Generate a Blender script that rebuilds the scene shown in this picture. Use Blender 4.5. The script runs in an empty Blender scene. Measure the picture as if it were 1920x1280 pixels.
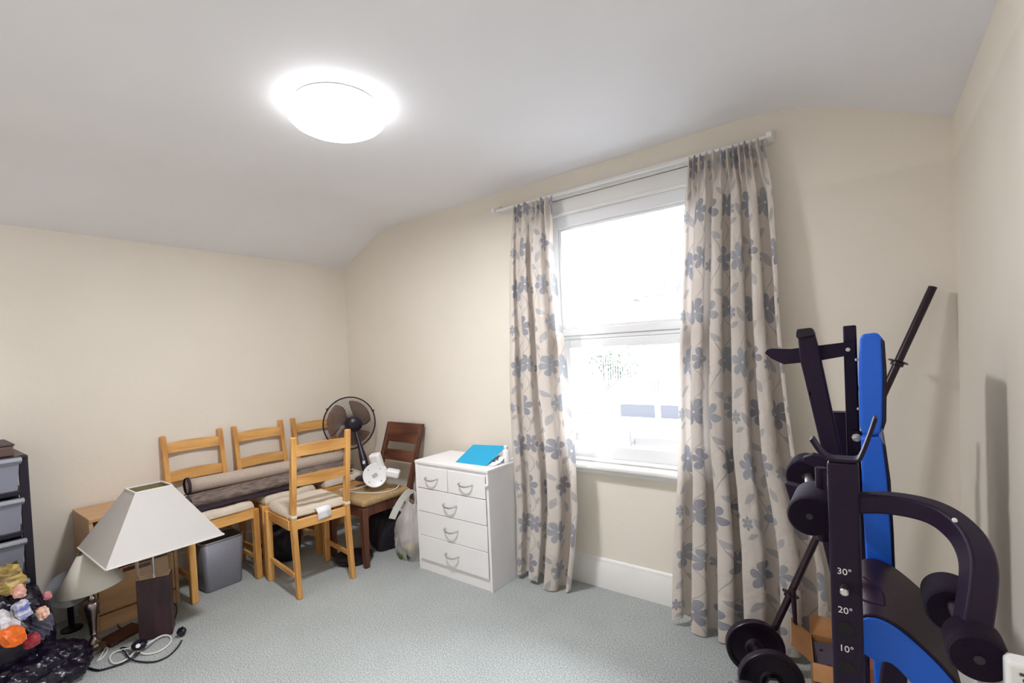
import bpy, bmesh, math, random
import numpy as np
from mathutils import Vector, Matrix, Euler, noise

random.seed(7)
SC = bpy.context.scene
COL = SC.collection
PI = math.pi

# ------------------------------------------------------------------ camera
H = 1.45
YAW, PITCH, ROLL = (math.radians(a) for a in (37.7716, -1.3133, -2.5510))
FPX, PX0, PY0 = 902.9, 929.8, 684.7
_f = Vector((-math.sin(YAW)*math.cos(PITCH), math.cos(YAW)*math.cos(PITCH), math.sin(PITCH)))
_r = Vector((math.cos(YAW), math.sin(YAW), 0))
_u = _r.cross(_f)
R2 = _r*math.cos(ROLL) + _u*math.sin(ROLL)
U2 = -_r*math.sin(ROLL) + _u*math.cos(ROLL)
CAMP = Vector((0, 0, H))
cd = bpy.data.cameras.new('camera')
cam = bpy.data.objects.new('camera', cd)
COL.objects.link(cam)
m = Matrix((R2, U2, -_f)).transposed().to_4x4()
m.translation = CAMP
cam.matrix_world = m
cd.sensor_width = 36
cd.lens = FPX*36/1920
cd.shift_x = (960-PX0)/1920
cd.shift_y = (PY0-640)/1920
cd.clip_start = 0.05
SC.camera = cam


def on(px, py, ax, v):
    """the point of the plane axis=v that is seen at a place in the photograph"""
    d = R2*((px-PX0)/FPX) - U2*((py-PY0)/FPX) + _f
    t = (v-CAMP[ax])/d[ax]
    return CAMP + d*t


# ------------------------------------------------------------------ light
SC.view_settings.view_transform = 'Standard'
SC.view_settings.look = 'None'
SC.view_settings.gamma = 1
SC.view_settings.use_curve_mapping = False
SC.view_settings.exposure = 0.82
world = bpy.data.worlds.new('overcast_sky')
SC.world = world
world.use_nodes = True
bg = world.node_tree.nodes['Background']
bg.inputs[0].default_value = (0.90, 0.94, 1.0, 1)
bg.inputs[1].default_value = 22.0
LAMP_EMIT = 2.9
LAMP_WATT = 22.0
SC.cycles.max_bounces = 10
SC.cycles.diffuse_bounces = 6
SC.cycles.use_denoising = True
SC.cycles.sample_clamp_indirect = 6

pl = bpy.data.lights.new('window_portal', 'AREA')
pl.shape = 'RECTANGLE'
pl.size, pl.size_y = 0.95, 1.65
pl.cycles.is_portal = True
po = bpy.data.objects.new('window_portal', pl)
po.location = (-1.13, 2.84, 1.57)
po.rotation_euler = (-PI/2, 0, 0)
COL.objects.link(po)

WY, LX, RX, BY = 2.673, -3.786, 0.286, -0.47   # inner faces: window wall, left, right, behind the camera

# ------------------------------------------------------------------ materials
MATS = {}


def mat(name, col, rough=0.6, metal=0.0, var=0.0, vscale=8.0, bump=0.0, bscale=60.0, stretch=None,
        trans=0.0, emit=None, spec=0.5, coat=0.0, col2=None, sheen=0.0, translucent=0.0, detail=4, alpha=1.0, ior=1.45):
    if name in MATS:
        return MATS[name]
    mt = bpy.data.materials.new(name)
    mt.use_nodes = True
    nt = mt.node_tree
    b = nt.nodes['Principled BSDF']
    b.inputs['Base Color'].default_value = (*col, 1)
    b.inputs['Roughness'].default_value = rough
    b.inputs['Metallic'].default_value = metal
    b.inputs['Specular IOR Level'].default_value = spec
    b.inputs['Transmission Weight'].default_value = trans
    b.inputs['Coat Weight'].default_value = coat
    b.inputs['Sheen Weight'].default_value = sheen
    b.inputs['IOR'].default_value = ior
    b.inputs['Alpha'].default_value = alpha
    tc = nt.nodes.new('ShaderNodeTexCoord')
    mp = nt.nodes.new('ShaderNodeMapping')
    nt.links.new(tc.outputs['Object'], mp.inputs[0])
    if stretch:
        mp.inputs['Scale'].default_value = stretch
    if var or col2:
        n = nt.nodes.new('ShaderNodeTexNoise')
        n.inputs['Scale'].default_value = vscale
        n.inputs['Detail'].default_value = detail
        nt.links.new(mp.outputs[0], n.inputs['Vector'])
        cr = nt.nodes.new('ShaderNodeValToRGB')
        a = [max(0, c*(1-var)) for c in col]
        z = col2 if col2 else [min(1, c*(1+var)) for c in col]
        cr.color_ramp.elements[0].position = 0.35
        cr.color_ramp.elements[1].position = 0.65
        cr.color_ramp.elements[0].color = (*a, 1)
        cr.color_ramp.elements[1].color = (*z, 1)
        nt.links.new(n.outputs[0], cr.inputs[0])
        nt.links.new(cr.outputs[0], b.inputs['Base Color'])
    if bump:
        n2 = nt.nodes.new('ShaderNodeTexNoise')
        n2.inputs['Scale'].default_value = bscale
        n2.inputs['Detail'].default_value = 3
        nt.links.new(mp.outputs[0], n2.inputs['Vector'])
        bp = nt.nodes.new('ShaderNodeBump')
        bp.inputs['Strength'].default_value = bump
        bp.inputs['Distance'].default_value = 0.01
        nt.links.new(n2.outputs[0], bp.inputs['Height'])
        nt.links.new(bp.outputs[0], b.inputs['Normal'])
    if emit:
        b.inputs['Emission Color'].default_value = (*emit[0], 1)
        b.inputs['Emission Strength'].default_value = emit[1]
    if translucent:
        tr = nt.nodes.new('ShaderNodeBsdfTranslucent')
        tr.inputs[0].default_value = (*col, 1)
        mx = nt.nodes.new('ShaderNodeMixShader')
        mx.inputs[0].default_value = translucent
        out = nt.nodes['Material Output']
        nt.links.new(b.outputs[0], mx.inputs[1])
        nt.links.new(tr.outputs[0], mx.inputs[2])
        nt.links.new(mx.outputs[0], out.inputs[0])
    MATS[name] = mt
    return mt


def wood(name, c1, c2, axis=2, scale=9.0, rough=0.45, dist=6.0, band=1.0):
    """long grain running along the local axis given"""
    mt = bpy.data.materials.new(name)
    mt.use_nodes = True
    nt = mt.node_tree
    b = nt.nodes['Principled BSDF']
    b.inputs['Roughness'].default_value = rough
    tc = nt.nodes.new('ShaderNodeTexCoord')
    mp = nt.nodes.new('ShaderNodeMapping')
    s = [6.0, 6.0, 6.0]
    s[axis] = 0.55
    mp.inputs['Scale'].default_value = s
    nt.links.new(tc.outputs['Object'], mp.inputs[0])
    n = nt.nodes.new('ShaderNodeTexNoise')
    n.inputs['Scale'].default_value = scale
    n.inputs['Detail'].default_value = 5
    n.inputs['Distortion'].default_value = 0.6
    nt.links.new(mp.outputs[0], n.inputs['Vector'])
    w = nt.nodes.new('ShaderNodeTexWave')
    w.inputs['Scale'].default_value = band
    w.inputs['Distortion'].default_value = dist
    w.inputs['Detail'].default_value = 2
    nt.links.new(mp.outputs[0], w.inputs['Vector'])
    mx = nt.nodes.new('ShaderNodeMath')
    mx.operation = 'MULTIPLY_ADD'
    mx.inputs[1].default_value = 0.35
    nt.links.new(w.outputs['Fac'], mx.inputs[0])
    ml = nt.nodes.new('ShaderNodeMath')
    ml.operation = 'MULTIPLY'
    ml.inputs[1].default_value = 0.65
    nt.links.new(n.outputs[0], ml.inputs[0])
    nt.links.new(ml.outputs[0], mx.inputs[2])
    cr = nt.nodes.new('ShaderNodeValToRGB')
    cr.color_ramp.elements[0].position = 0.25
    cr.color_ramp.elements[1].position = 0.75
    cr.color_ramp.elements[0].color = (*c1, 1)
    cr.color_ramp.elements[1].color = (*c2, 1)
    nt.links.new(mx.outputs[0], cr.inputs[0])
    nt.links.new(cr.outputs[0], b.inputs['Base Color'])
    MATS[name] = mt
    return mt


CREAM = (0.79, 0.733, 0.65)


def wall_paint():
    mt = bpy.data.materials.new('cream_wall_paint')
    mt.use_nodes = True
    nt = mt.node_tree
    b = nt.nodes['Principled BSDF']
    b.inputs['Roughness'].default_value = 0.75
    g = nt.nodes.new('ShaderNodeNewGeometry')
    s = nt.nodes.new('ShaderNodeSeparateXYZ')
    nt.links.new(g.outputs['Position'], s.inputs[0])
    # an older, paler coat above a ragged edge near the ceiling at the right
    n = nt.nodes.new('ShaderNodeTexNoise')
    n.inputs['Scale'].default_value = 3
    nt.links.new(g.outputs['Position'], n.inputs['Vector'])
    a = nt.nodes.new('ShaderNodeMath')
    a.operation = 'MULTIPLY_ADD'
    a.inputs[1].default_value = 0.03
    nt.links.new(n.outputs[0], a.inputs[0])
    nt.links.new(s.outputs['Z'], a.inputs[2])
    c = nt.nodes.new('ShaderNodeMapRange')
    c.inputs['From Min'].default_value = 2.155
    c.inputs['From Max'].default_value = 2.175
    nt.links.new(a.outputs[0], c.inputs['Value'])
    x = nt.nodes.new('ShaderNodeMapRange')
    x.inputs['From Min'].default_value = -0.25
    x.inputs['From Max'].default_value = -0.10
    nt.links.new(s.outputs['X'], x.inputs['Value'])
    mu = nt.nodes.new('ShaderNodeMath')
    mu.operation = 'MULTIPLY'
    nt.links.new(c.outputs[0], mu.inputs[0])
    nt.links.new(x.outputs[0], mu.inputs[1])
    n2 = nt.nodes.new('ShaderNodeTexNoise')
    n2.inputs['Scale'].default_value = 1.7
    n2.inputs['Detail'].default_value = 6
    nt.links.new(g.outputs['Position'], n2.inputs['Vector'])
    cr = nt.nodes.new('ShaderNodeValToRGB')
    cr.color_ramp.elements[0].position = 0.3
    cr.color_ramp.elements[1].position = 0.7
    cr.color_ramp.elements[0].color = (CREAM[0]*.97, CREAM[1]*.97, CREAM[2]*.96, 1)
    cr.color_ramp.elements[1].color = (CREAM[0]*1.02, CREAM[1]*1.02, CREAM[2]*1.03, 1)
    nt.links.new(n2.outputs[0], cr.inputs[0])
    mx = nt.nodes.new('ShaderNodeMix')
    mx.data_type = 'RGBA'
    nt.links.new(mu.outputs[0], mx.inputs[0])
    nt.links.new(cr.outputs[0], mx.inputs[6])
    mx.inputs[7].default_value = (0.83, 0.77, 0.68, 1)
    nt.links.new(mx.outputs[2], b.inputs['Base Color'])
    bp = nt.nodes.new('ShaderNodeBump')
    bp.inputs['Strength'].default_value = 0.12
    bp.inputs['Distance'].default_value = 0.01
    n3 = nt.nodes.new('ShaderNodeTexNoise')
    n3.inputs['Scale'].default_value = 22
    nt.links.new(g.outputs['Position'], n3.inputs['Vector'])
    nt.links.new(n3.outputs[0], bp.inputs['Height'])
    nt.links.new(bp.outputs[0], b.inputs['Normal'])
    return mt


def carpet_mat():
    mt = bpy.data.materials.new('grey_green_carpet')
    mt.use_nodes = True
    nt = mt.node_tree
    b = nt.nodes['Principled BSDF']
    b.inputs['Roughness'].default_value = 0.95
    b.inputs['Specular IOR Level'].default_value = 0.1
    b.inputs['Sheen Weight'].default_value = 0.15
    g = nt.nodes.new('ShaderNodeNewGeometry')
    n = nt.nodes.new('ShaderNodeTexNoise')
    n.inputs['Scale'].default_value = 170
    n.inputs['Detail'].default_value = 3
    n.inputs['Roughness'].default_value = 0.7
    nt.links.new(g.outputs['Position'], n.inputs['Vector'])
    cr = nt.nodes.new('ShaderNodeValToRGB')
    e = cr.color_ramp.elements
    e[0].position = 0.36
    e[1].position = 0.66
    e[0].color = (0.20, 0.225, 0.22, 1)
    e[1].color = (0.66, 0.69, 0.68, 1)
    nt.links.new(n.outputs[0], cr.inputs[0])
    n2 = nt.nodes.new('ShaderNodeTexNoise')
    n2.inputs['Scale'].default_value = 2.5
    n2.inputs['Detail'].default_value = 5
    nt.links.new(g.outputs['Position'], n2.inputs['Vector'])
    r2 = nt.nodes.new('ShaderNodeMapRange')
    r2.inputs['To Min'].default_value = 0.82
    r2.inputs['To Max'].default_value = 1.12
    nt.links.new(n2.outputs[0], r2.inputs['Value'])
    hs = nt.nodes.new('ShaderNodeHueSaturation')
    nt.links.new(cr.outputs[0], hs.inputs['Color'])
    nt.links.new(r2.outputs[0], hs.inputs['Value'])
    nt.links.new(hs.outputs[0], b.inputs['Base Color'])
    bp = nt.nodes.new('ShaderNodeBump')
    bp.inputs['Strength'].default_value = 0.7
    bp.inputs['Distance'].default_value = 0.008
    nt.links.new(n.outputs[0], bp.inputs['Height'])
    nt.links.new(bp.outputs[0], b.inputs['Normal'])
    return mt


def curtain_mat():
    """beige sateen woven with blue-grey six-petalled flowers, leaves and thin stems, in cloth coordinates (metres)"""
    mt = bpy.data.materials.new('floral_sateen')
    mt.use_nodes = True
    nt = mt.node_tree
    L = nt.links
    b = nt.nodes['Principled BSDF']

    def N(op, a, c=None, d=None):
        n = nt.nodes.new('ShaderNodeMath')
        n.operation = op
        for i, v in enumerate((a, c, d)):
            if v is None:
                continue
            if isinstance(v, (int, float)):
                n.inputs[i].default_value = v
            else:
                L.new(v, n.inputs[i])
        return n.outputs[0]
    uv = nt.nodes.new('ShaderNodeUVMap')
    uv.uv_map = 'cloth'
    sp = nt.nodes.new('ShaderNodeSeparateXYZ')
    L.new(uv.outputs[0], sp.inputs[0])
    U, V = sp.outputs[0], sp.outputs[1]
    TU, TV = 0.34, 0.50
    col = N('FLOOR', N('DIVIDE', U, TU))
    odd = N('MODULO', N('ABSOLUTE', col), 2.0)
    V2 = N('ADD', V, N('MULTIPLY', odd, TV*0.5))
    lu = N('SUBTRACT', U, N('MULTIPLY', col, TU))
    lv = N('SUBTRACT', V2, N('MULTIPLY', N('FLOOR', N('DIVIDE', V2, TV)), TV))

    def flower(cx, cy, R, rot):
        dx, dy = N('SUBTRACT', lu, cx), N('SUBTRACT', lv, cy)
        r = N('SQRT', N('ADD', N('MULTIPLY', dx, dx), N('MULTIPLY', dy, dy)))
        th = N('ADD', N('ARCTAN2', dy, dx), rot)
        p = N('MULTIPLY', N('POWER', N('ABSOLUTE', N('COSINE', N('MULTIPLY', th, 3.0))), 0.34), R)
        return N('MULTIPLY', N('LESS_THAN', r, p), N('GREATER_THAN', r, R*0.10))

    def leaf(cx, cy, a, w, rot):
        dx, dy = N('SUBTRACT', lu, cx), N('SUBTRACT', lv, cy)
        c, s = math.cos(rot), math.sin(rot)
        x = N('DIVIDE', N('ADD', N('MULTIPLY', dx, c), N('MULTIPLY', dy, s)), a)
        y = N('DIVIDE', N('ABSOLUTE', N('SUBTRACT', N('MULTIPLY', dy, c), N('MULTIPLY', dx, s))), w)
        k = N('SUBTRACT', 1.0, N('MULTIPLY', x, x))
        return N('LESS_THAN', y, k)

    def mx(*a):
        o = a[0]
        for x in a[1:]:
            o = N('MAXIMUM', o, x)
        return o
    big = mx(flower(.10, .36, .074, .3), flower(.235, .12, .070, .9), flower(.275, .385, .060, .1), flower(.035, .10, .034, .5))
    small = mx(leaf(.06, .215, .042, .017, .7), leaf(.155, .235, .036, .015, -.6), leaf(.20, .29, .040, .016, 1.2),
               leaf(.10, .09, .045, .018, 2.2), leaf(.055, .04, .032, .013, .4), leaf(.31, .25, .034, .014, 1.9),
               leaf(.185, .45, .040, .016, 2.6), leaf(.30, .03, .03, .013, 1.0))
    s1 = N('ABSOLUTE', N('SUBTRACT', N('SUBTRACT', lu, .13), N('MULTIPLY', N('SINE', N('MULTIPLY', lv, 2*PI/TV)), .055)))
    s2 = N('ABSOLUTE', N('SUBTRACT', N('SUBTRACT', lu, .25), N('MULTIPLY', N('SINE', N('ADD', N('MULTIPLY', lv, 4*PI/TV), 1.3)), .035)))
    stem = mx(N('LESS_THAN', s1, .0028), N('LESS_THAN', s2, .0024))
    n = nt.nodes.new('ShaderNodeTexNoise')
    n.inputs['Scale'].default_value = 2.2
    n.inputs['Detail'].default_value = 3
    L.new(uv.outputs[0], n.inputs['Vector'])
    ton = nt.nodes.new('ShaderNodeMapRange')
    ton.inputs['From Min'].default_value = .35
    ton.inputs['From Max'].default_value = .65
    L.new(n.outputs[0], ton.inputs['Value'])

    def mixc(f, a, c):
        x = nt.nodes.new('ShaderNodeMix')
        x.data_type = 'RGBA'
        L.new(f, x.inputs[0])
        for i, v in ((6, a), (7, c)):
            if isinstance(v, tuple):
                x.inputs[i].default_value = (*v, 1)
            else:
                L.new(v, x.inputs[i])
        return x.outputs[2]
    flc = mixc(ton.outputs[0], (.27, .26, .30), (.37, .385, .415))
    base = mixc(stem, (.655, .59, .54), (.42, .395, .38))
    c1 = mixc(small, base, (.43, .415, .42))
    c2 = mixc(big, c1, flc)
    geo = nt.nodes.new('ShaderNodeNewGeometry')
    c3 = mixc(geo.outputs['Backfacing'], c2, (.80, .78, .75))
    L.new(c3, b.inputs['Base Color'])
    b.inputs['Roughness'].default_value = 0.42
    b.inputs['Sheen Weight'].default_value = 0.2
    n2 = nt.nodes.new('ShaderNodeTexNoise')
    n2.inputs['Scale'].default_value = 14
    n2.inputs['Detail'].default_value = 4
    n2.inputs['Distortion'].default_value = 1.0
    L.new(uv.outputs[0], n2.inputs['Vector'])
    bp = nt.nodes.new('ShaderNodeBump')
    bp.inputs['Strength'].default_value = 0.55
    bp.inputs['Distance'].default_value = 0.012
    L.new(n2.outputs[0], bp.inputs['Height'])
    L.new(bp.outputs[0], b.inputs['Normal'])
    tr = nt.nodes.new('ShaderNodeBsdfTranslucent')
    L.new(c3, tr.inputs[0])
    ms = nt.nodes.new('ShaderNodeMixShader')
    ms.inputs[0].default_value = 0.16
    L.new(b.outputs[0], ms.inputs[1])
    L.new(tr.outputs[0], ms.inputs[2])
    L.new(ms.outputs[0], nt.nodes['Material Output'].inputs[0])
    return mt


WALL = wall_paint()
CARPET = carpet_mat()
CURTAIN = curtain_mat()
CEIL = mat('ceiling_white', (.87, .865, .90), .8, var=.015, vscale=2, bump=.08, bscale=18)
GLOSSW = mat('white_gloss_wood', (.78, .77, .76), .35, var=.01, vscale=6)
UPVC = mat('white_window_plastic', (.74, .74, .76), .3)
WHITE = mat('white_laminate', (.84, .83, .84), .42, var=.012, vscale=5)
WPLAS = mat('white_plastic', (.82, .82, .83), .35)
STEEL = mat('brushed_steel', (.62, .61, .60), .3, metal=1.0)
PINE = wood('pine_upright', (.50, .225, .055), (.80, .44, .14), 2)
PINEY = wood('pine_crosswise', (.50, .225, .055), (.78, .43, .135), 1)
PINEX = wood('pine_lengthwise', (.50, .225, .055), (.78, .43, .135), 0)
OAK = wood('oak_veneer', (.50, .285, .14), (.66, .41, .22), 1, rough=.5)
DARKW = wood('dark_worn_wood', (.065, .018, .012), (.20, .07, .035), 0, rough=.4)
DARKZ = wood('dark_wood_upright', (.06, .018, .012), (.17, .06, .03), 2, rough=.4)
WENGE = mat('dark_lamp_wood', (.040, .017, .022), .45, var=.25, vscale=12, stretch=(4, 4, .5))
BLKM = mat('black_powder_coat', (.012, .004, .022), .5, spec=.3, bump=.12, bscale=500)
BLKP = mat('black_plastic', (.009, .005, .015), .35)
BLKBAG = mat('black_bin_liner', (.006, .003, .012), .27, spec=.5, bump=.55, bscale=14, stretch=(2.2, .6, 2.0))
FOAM = mat('black_foam', (.009, .003, .014), .85, spec=.25, bump=.35, bscale=380)
BLUE = mat('blue_vinyl', (.010, .125, .70), .38, bump=.12, bscale=260)
VINYL = mat('black_vinyl', (.018, .005, .016), .42, spec=.35, bump=.15, bscale=300)
SHADE = mat('ivory_lamp_shade', (.64, .61, .59), .8, var=.01, bump=.1, bscale=200, translucent=.2)
SHADE2 = mat('cream_lamp_shade', (.78, .75, .68), .8, bump=.1, bscale=200, translucent=.2)
GOLD = mat('gilt_lining', (.55, .47, .25), .45, metal=.4)
ACRYL = mat('clear_acrylic', (.92, .92, .94), .03, trans=1.0, ior=1.3)
PEWTER = mat('antique_pewter', (.36, .29, .27), .28, metal=1.0, var=.3, vscale=14)
CUSH = mat('beige_cotton', (.66, .575, .47), .9, var=.06, vscale=10, bump=.5, bscale=45)
CUSHW = mat('cream_cushion_edge', (.74, .70, .62), .9, bump=.3, bscale=60)
TAN = mat('tan_upholstery', (.40, .27, .125), .92, var=.12, vscale=60, bump=.3, bscale=220)
RUGB = mat('beige_rug_back', (.49, .40, .335), .95, var=.06, vscale=90, bump=.3, bscale=260)
RUGG = mat('taupe_rug_pile', (.20, .155, .135), .97, var=.35, vscale=70, bump=.6, bscale=180, stretch=(1, .25, 1))
RUGE = mat('dark_rug_binding', (.035, .02, .03), .8)
BINM = mat('grey_wire_mesh', (.20, .205, .24), .5, metal=.3, var=.12, vscale=180)
DRAW = mat('translucent_drawer_plastic', (.22, .225, .28), .35, var=.05, vscale=4)
TURQ = mat('turquoise_card', (.012, .36, .62), .55)
PAPER = mat('white_paper', (.82, .82, .82), .7, bump=.3, bscale=20)
CARD = mat('brown_cardboard', (.42, .205, .085), .8, var=.12, vscale=9)
CABLEW = mat('white_cable_rubber', (.74, .72, .73), .4)
GREYD = mat('smoky_grey_glass', (.33, .34, .37), .25, var=.05)
INK = mat('white_print', (.80, .80, .84), .5)
DINK = mat('dark_print', (.10, .03, .02), .6)


# ------------------------------------------------------------------ mesh helpers
class MB:
    def __init__(s):
        s.v, s.f, s.uv = [], [], None

    def add(s, vs, fs):
        n = len(s.v)
        s.v += [tuple(p) for p in vs]
        s.f += [tuple(i+n for i in f) for f in fs]
        return s

    def box(s, lo, hi, M=None):
        x0, y0, z0 = lo
        x1, y1, z1 = hi
        vs = [(x0, y0, z0), (x1, y0, z0), (x1, y1, z0), (x0, y1, z0), (x0, y0, z1), (x1, y0, z1), (x1, y1, z1), (x0, y1, z1)]
        if M:
            vs = [M @ Vector(p) for p in vs]
        return s.add(vs, [(0, 3, 2, 1), (4, 5, 6, 7), (0, 1, 5, 4), (1, 2, 6, 5), (2, 3, 7, 6), (3, 0, 4, 7)])

    def cbox(s, c, size, rot=(0, 0, 0)):
        M = Matrix.Translation(c) @ Euler(rot).to_matrix().to_4x4()
        h = [a/2 for a in size]
        return s.box((-h[0], -h[1], -h[2]), h, M)

    def beam(s, a, b, w, h, side=(0, 1, 0), w2=None):
        """bar from a to b; w across the 'side' direction, h across the other"""
        a, b = Vector(a), Vector(b)
        d = (b-a).normalized()
        sd = Vector(side)
        sd = (sd - d*sd.dot(d)).normalized()
        up = d.cross(sd)
        w2 = w if w2 is None else w2
        vs = []
        for p, ww in ((a, w), (b, w2)):
            for i, j in ((-1, -1), (1, -1), (1, 1), (-1, 1)):
                vs.append(p + sd*(i*ww/2) + up*(j*h/2*(ww/w)))
        return s.add(vs, [(0, 3, 2, 1), (4, 5, 6, 7), (0, 1, 5, 4), (1, 2, 6, 5), (2, 3, 7, 6), (3, 0, 4, 7)])

    def tube(s, pts, r, n=10, cap=True, square=None, side=(0, 1, 0)):
        """round tube (or a flat section square=(w,h)) along a path"""
        pts = [Vector(p) for p in pts]
        rs = r if isinstance(r, (list, tuple)) else [r]*len(pts)
        ring = []
        prev = Vector(side)
        vs = []
        for i, p in enumerate(pts):
            d = (pts[min(i+1, len(pts)-1)] - pts[max(i-1, 0)])
            d = d.normalized() if d.length > 1e-9 else Vector((0, 0, 1))
            a = prev - d*prev.dot(d)
            if a.length < 1e-4:
                a = Vector((1, 0, 0)) - d*d.x
            a.normalize()
            prev = a
            c = d.cross(a)
            if square:
                w, h = square
                off = [(-w/2, -h/2), (w/2, -h/2), (w/2, h/2), (-w/2, h/2)]
                vs += [p + a*x + c*y for x, y in off]
            else:
                vs += [p + (a*math.cos(2*PI*k/n) + c*math.sin(2*PI*k/n))*rs[i] for k in range(n)]
        m = 4 if square else n
        fs = []
        for i in range(len(pts)-1):
            for k in range(m):
                k2 = (k+1) % m
                fs.append((i*m+k, i*m+k2, (i+1)*m+k2, (i+1)*m+k))
        if cap:
            fs.append(tuple(reversed(range(m))))
            fs.append(tuple(range((len(pts)-1)*m, len(pts)*m)))
        return s.add(vs, fs)

    def lathe(s, prof, n=32, M=None, close=False):
        vs, fs = [], []
        for r, z in prof:
            for k in range(n):
                p = Vector((r*math.cos(2*PI*k/n), r*math.sin(2*PI*k/n), z))
                vs.append(M @ p if M else p)
        for i in range(len(prof)-1):
            for k in range(n):
                k2 = (k+1) % n
                fs.append((i*n+k, i*n+k2, (i+1)*n+k2, (i+1)*n+k))
        if not close:
            fs.append(tuple(reversed(range(n))))
            fs.append(tuple(range((len(prof)-1)*n, len(prof)*n)))
        return s.add(vs, fs)

    def prism(s, poly, a0, a1, axis=1):
        """outline in the plane across the axis, extruded from a0 to a1; poly gives the two other coordinates in order"""
        n = len(poly)
        vs = []
        for a in (a0, a1):
            for p in poly:
                q = list(p)
                q.insert(axis, a)
                vs.append(q)
        fs = [tuple(range(n)), tuple(reversed(range(n, 2*n)))]
        for i in range(n):
            j = (i+1) % n
            fs.append((i, n+i, n+j, j))
        return s.add(vs, fs)

    def obj(s, name, material, parent=None, bevel=0, smooth=40, segs=2, solid=0):
        me = bpy.data.meshes.new(name)
        me.from_pydata(s.v, [], s.f)
        bm = bmesh.new()
        bm.from_mesh(me)
        bmesh.ops.recalc_face_normals(bm, faces=bm.faces)
        bm.to_mesh(me)
        bm.free()
        return finish(name, me, material, parent, bevel, smooth, segs, solid)


def finish(name, me, material, parent=None, bevel=0, smooth=40, segs=2, solid=0):
    me.materials.append(material)
    o = bpy.data.objects.new(name, me)
    COL.objects.link(o)
    if parent:
        o.parent = parent
    if smooth:
        me.shade_smooth()
        me.set_sharp_from_angle(angle=math.radians(smooth))
    if bevel:
        b = o.modifiers.new('bevel', 'BEVEL')
        b.width = bevel
        b.segments = segs
        b.limit_method = 'ANGLE'
        b.angle_limit = math.radians(35)
        b.harden_normals = False
    if solid:
        b = o.modifiers.new('solid', 'SOLIDIFY')
        b.thickness = solid
        b.offset = 0
    return o


def thing(name, label, cat, loc=(0, 0, 0), rz=0, group=None):
    o = bpy.data.objects.new(name, None)
    o.empty_display_size = .1
    COL.objects.link(o)
    o.location = loc
    o.rotation_euler = (0, 0, rz)
    return tag(o, label, cat, group)


def tag(o, label, cat, group=None):
    o['label'] = label
    o['category'] = cat
    if group:
        o['group'] = group
    return o


def struct(o):
    o['kind'] = 'structure'
    return o


def copy_tree(o, parent=None):
    c = o.copy()
    COL.objects.link(c)
    if parent:
        c.parent = parent
    for ch in [x for x in bpy.data.objects if x.parent == o]:
        copy_tree(ch, c)
    return c


def spline(pts, n=12):
    """smooth path through points (Catmull-Rom)"""
    P = [Vector(p) for p in pts]
    P = [P[0]*2-P[1]] + P + [P[-1]*2-P[-2]]
    out = []
    for i in range(1, len(P)-2):
        for k in range(n):
            t = k/n
            a, b, c, d = P[i-1], P[i], P[i+1], P[i+2]
            out.append(0.5*((2*b) + (c-a)*t + (2*a-5*b+4*c-d)*t*t + (3*b-a-3*c+d)*t**3))
    out.append(P[-2])
    return out


def arr_text(body, size, loc, rot, name, parent, material, depth=.0004):
    c = bpy.data.curves.new(name, 'FONT')
    c.body = body
    c.size = size
    c.extrude = depth
    c.align_x = 'CENTER'
    c.align_y = 'CENTER'
    c.materials.append(material)
    o = bpy.data.objects.new(name, c)
    COL.objects.link(o)
    o.location = loc
    o.rotation_euler = rot
    bpy.context.view_layer.update()
    me = bpy.data.meshes.new_from_object(o.evaluated_get(bpy.context.evaluated_depsgraph_get()))
    bpy.data.objects.remove(o)
    o = bpy.data.objects.new(name, me)
    COL.objects.link(o)
    o.location = loc
    o.rotation_euler = rot
    if parent:
        o.parent = parent
    return o


# ================================================================== THE ROOM
struct(MB().box((LX-.3, BY-.3, -.12), (RX+.3, WY+.3, 0)).obj('floor', CARPET, smooth=0))
OPX0, OPX1, OPZ0, OPZ1 = -1.60, -.66, .745, 2.405
wb = MB()
wb.box((LX-.3, WY, 0), (OPX0, WY+.3, 2.75)).box((OPX1, WY, 0), (RX+.3, WY+.3, 2.75))
wb.box((OPX0, WY, 0), (OPX1, WY+.3, OPZ0)).box((OPX0, WY, OPZ1), (OPX1, WY+.3, 2.75))
struct(wb.obj('wall_back', WALL, smooth=0))
struct(MB().box((LX-.3, BY-.3, 0), (LX, WY, 2.75)).obj('wall_left', WALL, smooth=0))
struct(MB().box((RX, BY-.3, 0), (RX+.3, WY, 2.75)).obj('wall_right', WALL, smooth=0))
struct(MB().box((LX, BY-.3, 0), (RX, BY, 2.75)).obj('wall_front', WALL, smooth=0))
# ceiling: flat in the middle, coved down to the eaves on both sides
prof = [(LX, 2.293)]
for t in np.linspace(0, 1, 9):          # rounded bend on the left
    a = Vector((-3.42, 2.458)); b_ = Vector((-3.24, 2.548)); c = Vector((-3.02, 2.548))
    q = a*(1-t)**2 + b_*2*t*(1-t) + c*t*t
    prof.append((q.x, q.y))
for t in np.linspace(0, 1, 9):
    a = Vector((-.50, 2.555)); b_ = Vector((-.25, 2.555)); c = Vector((-.06, 2.47))
    q = a*(1-t)**2 + b_*2*t*(1-t) + c*t*t
    prof.append((q.x, q.y))
prof.append((RX, 2.315))
poly = prof + [(RX+.3, 2.315), (RX+.3, 2.8), (LX-.3, 2.8), (LX-.3, 2.293)]
struct(MB().prism(poly, BY-.3, WY+.3, axis=1).obj('ceiling', CEIL, smooth=30))


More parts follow.
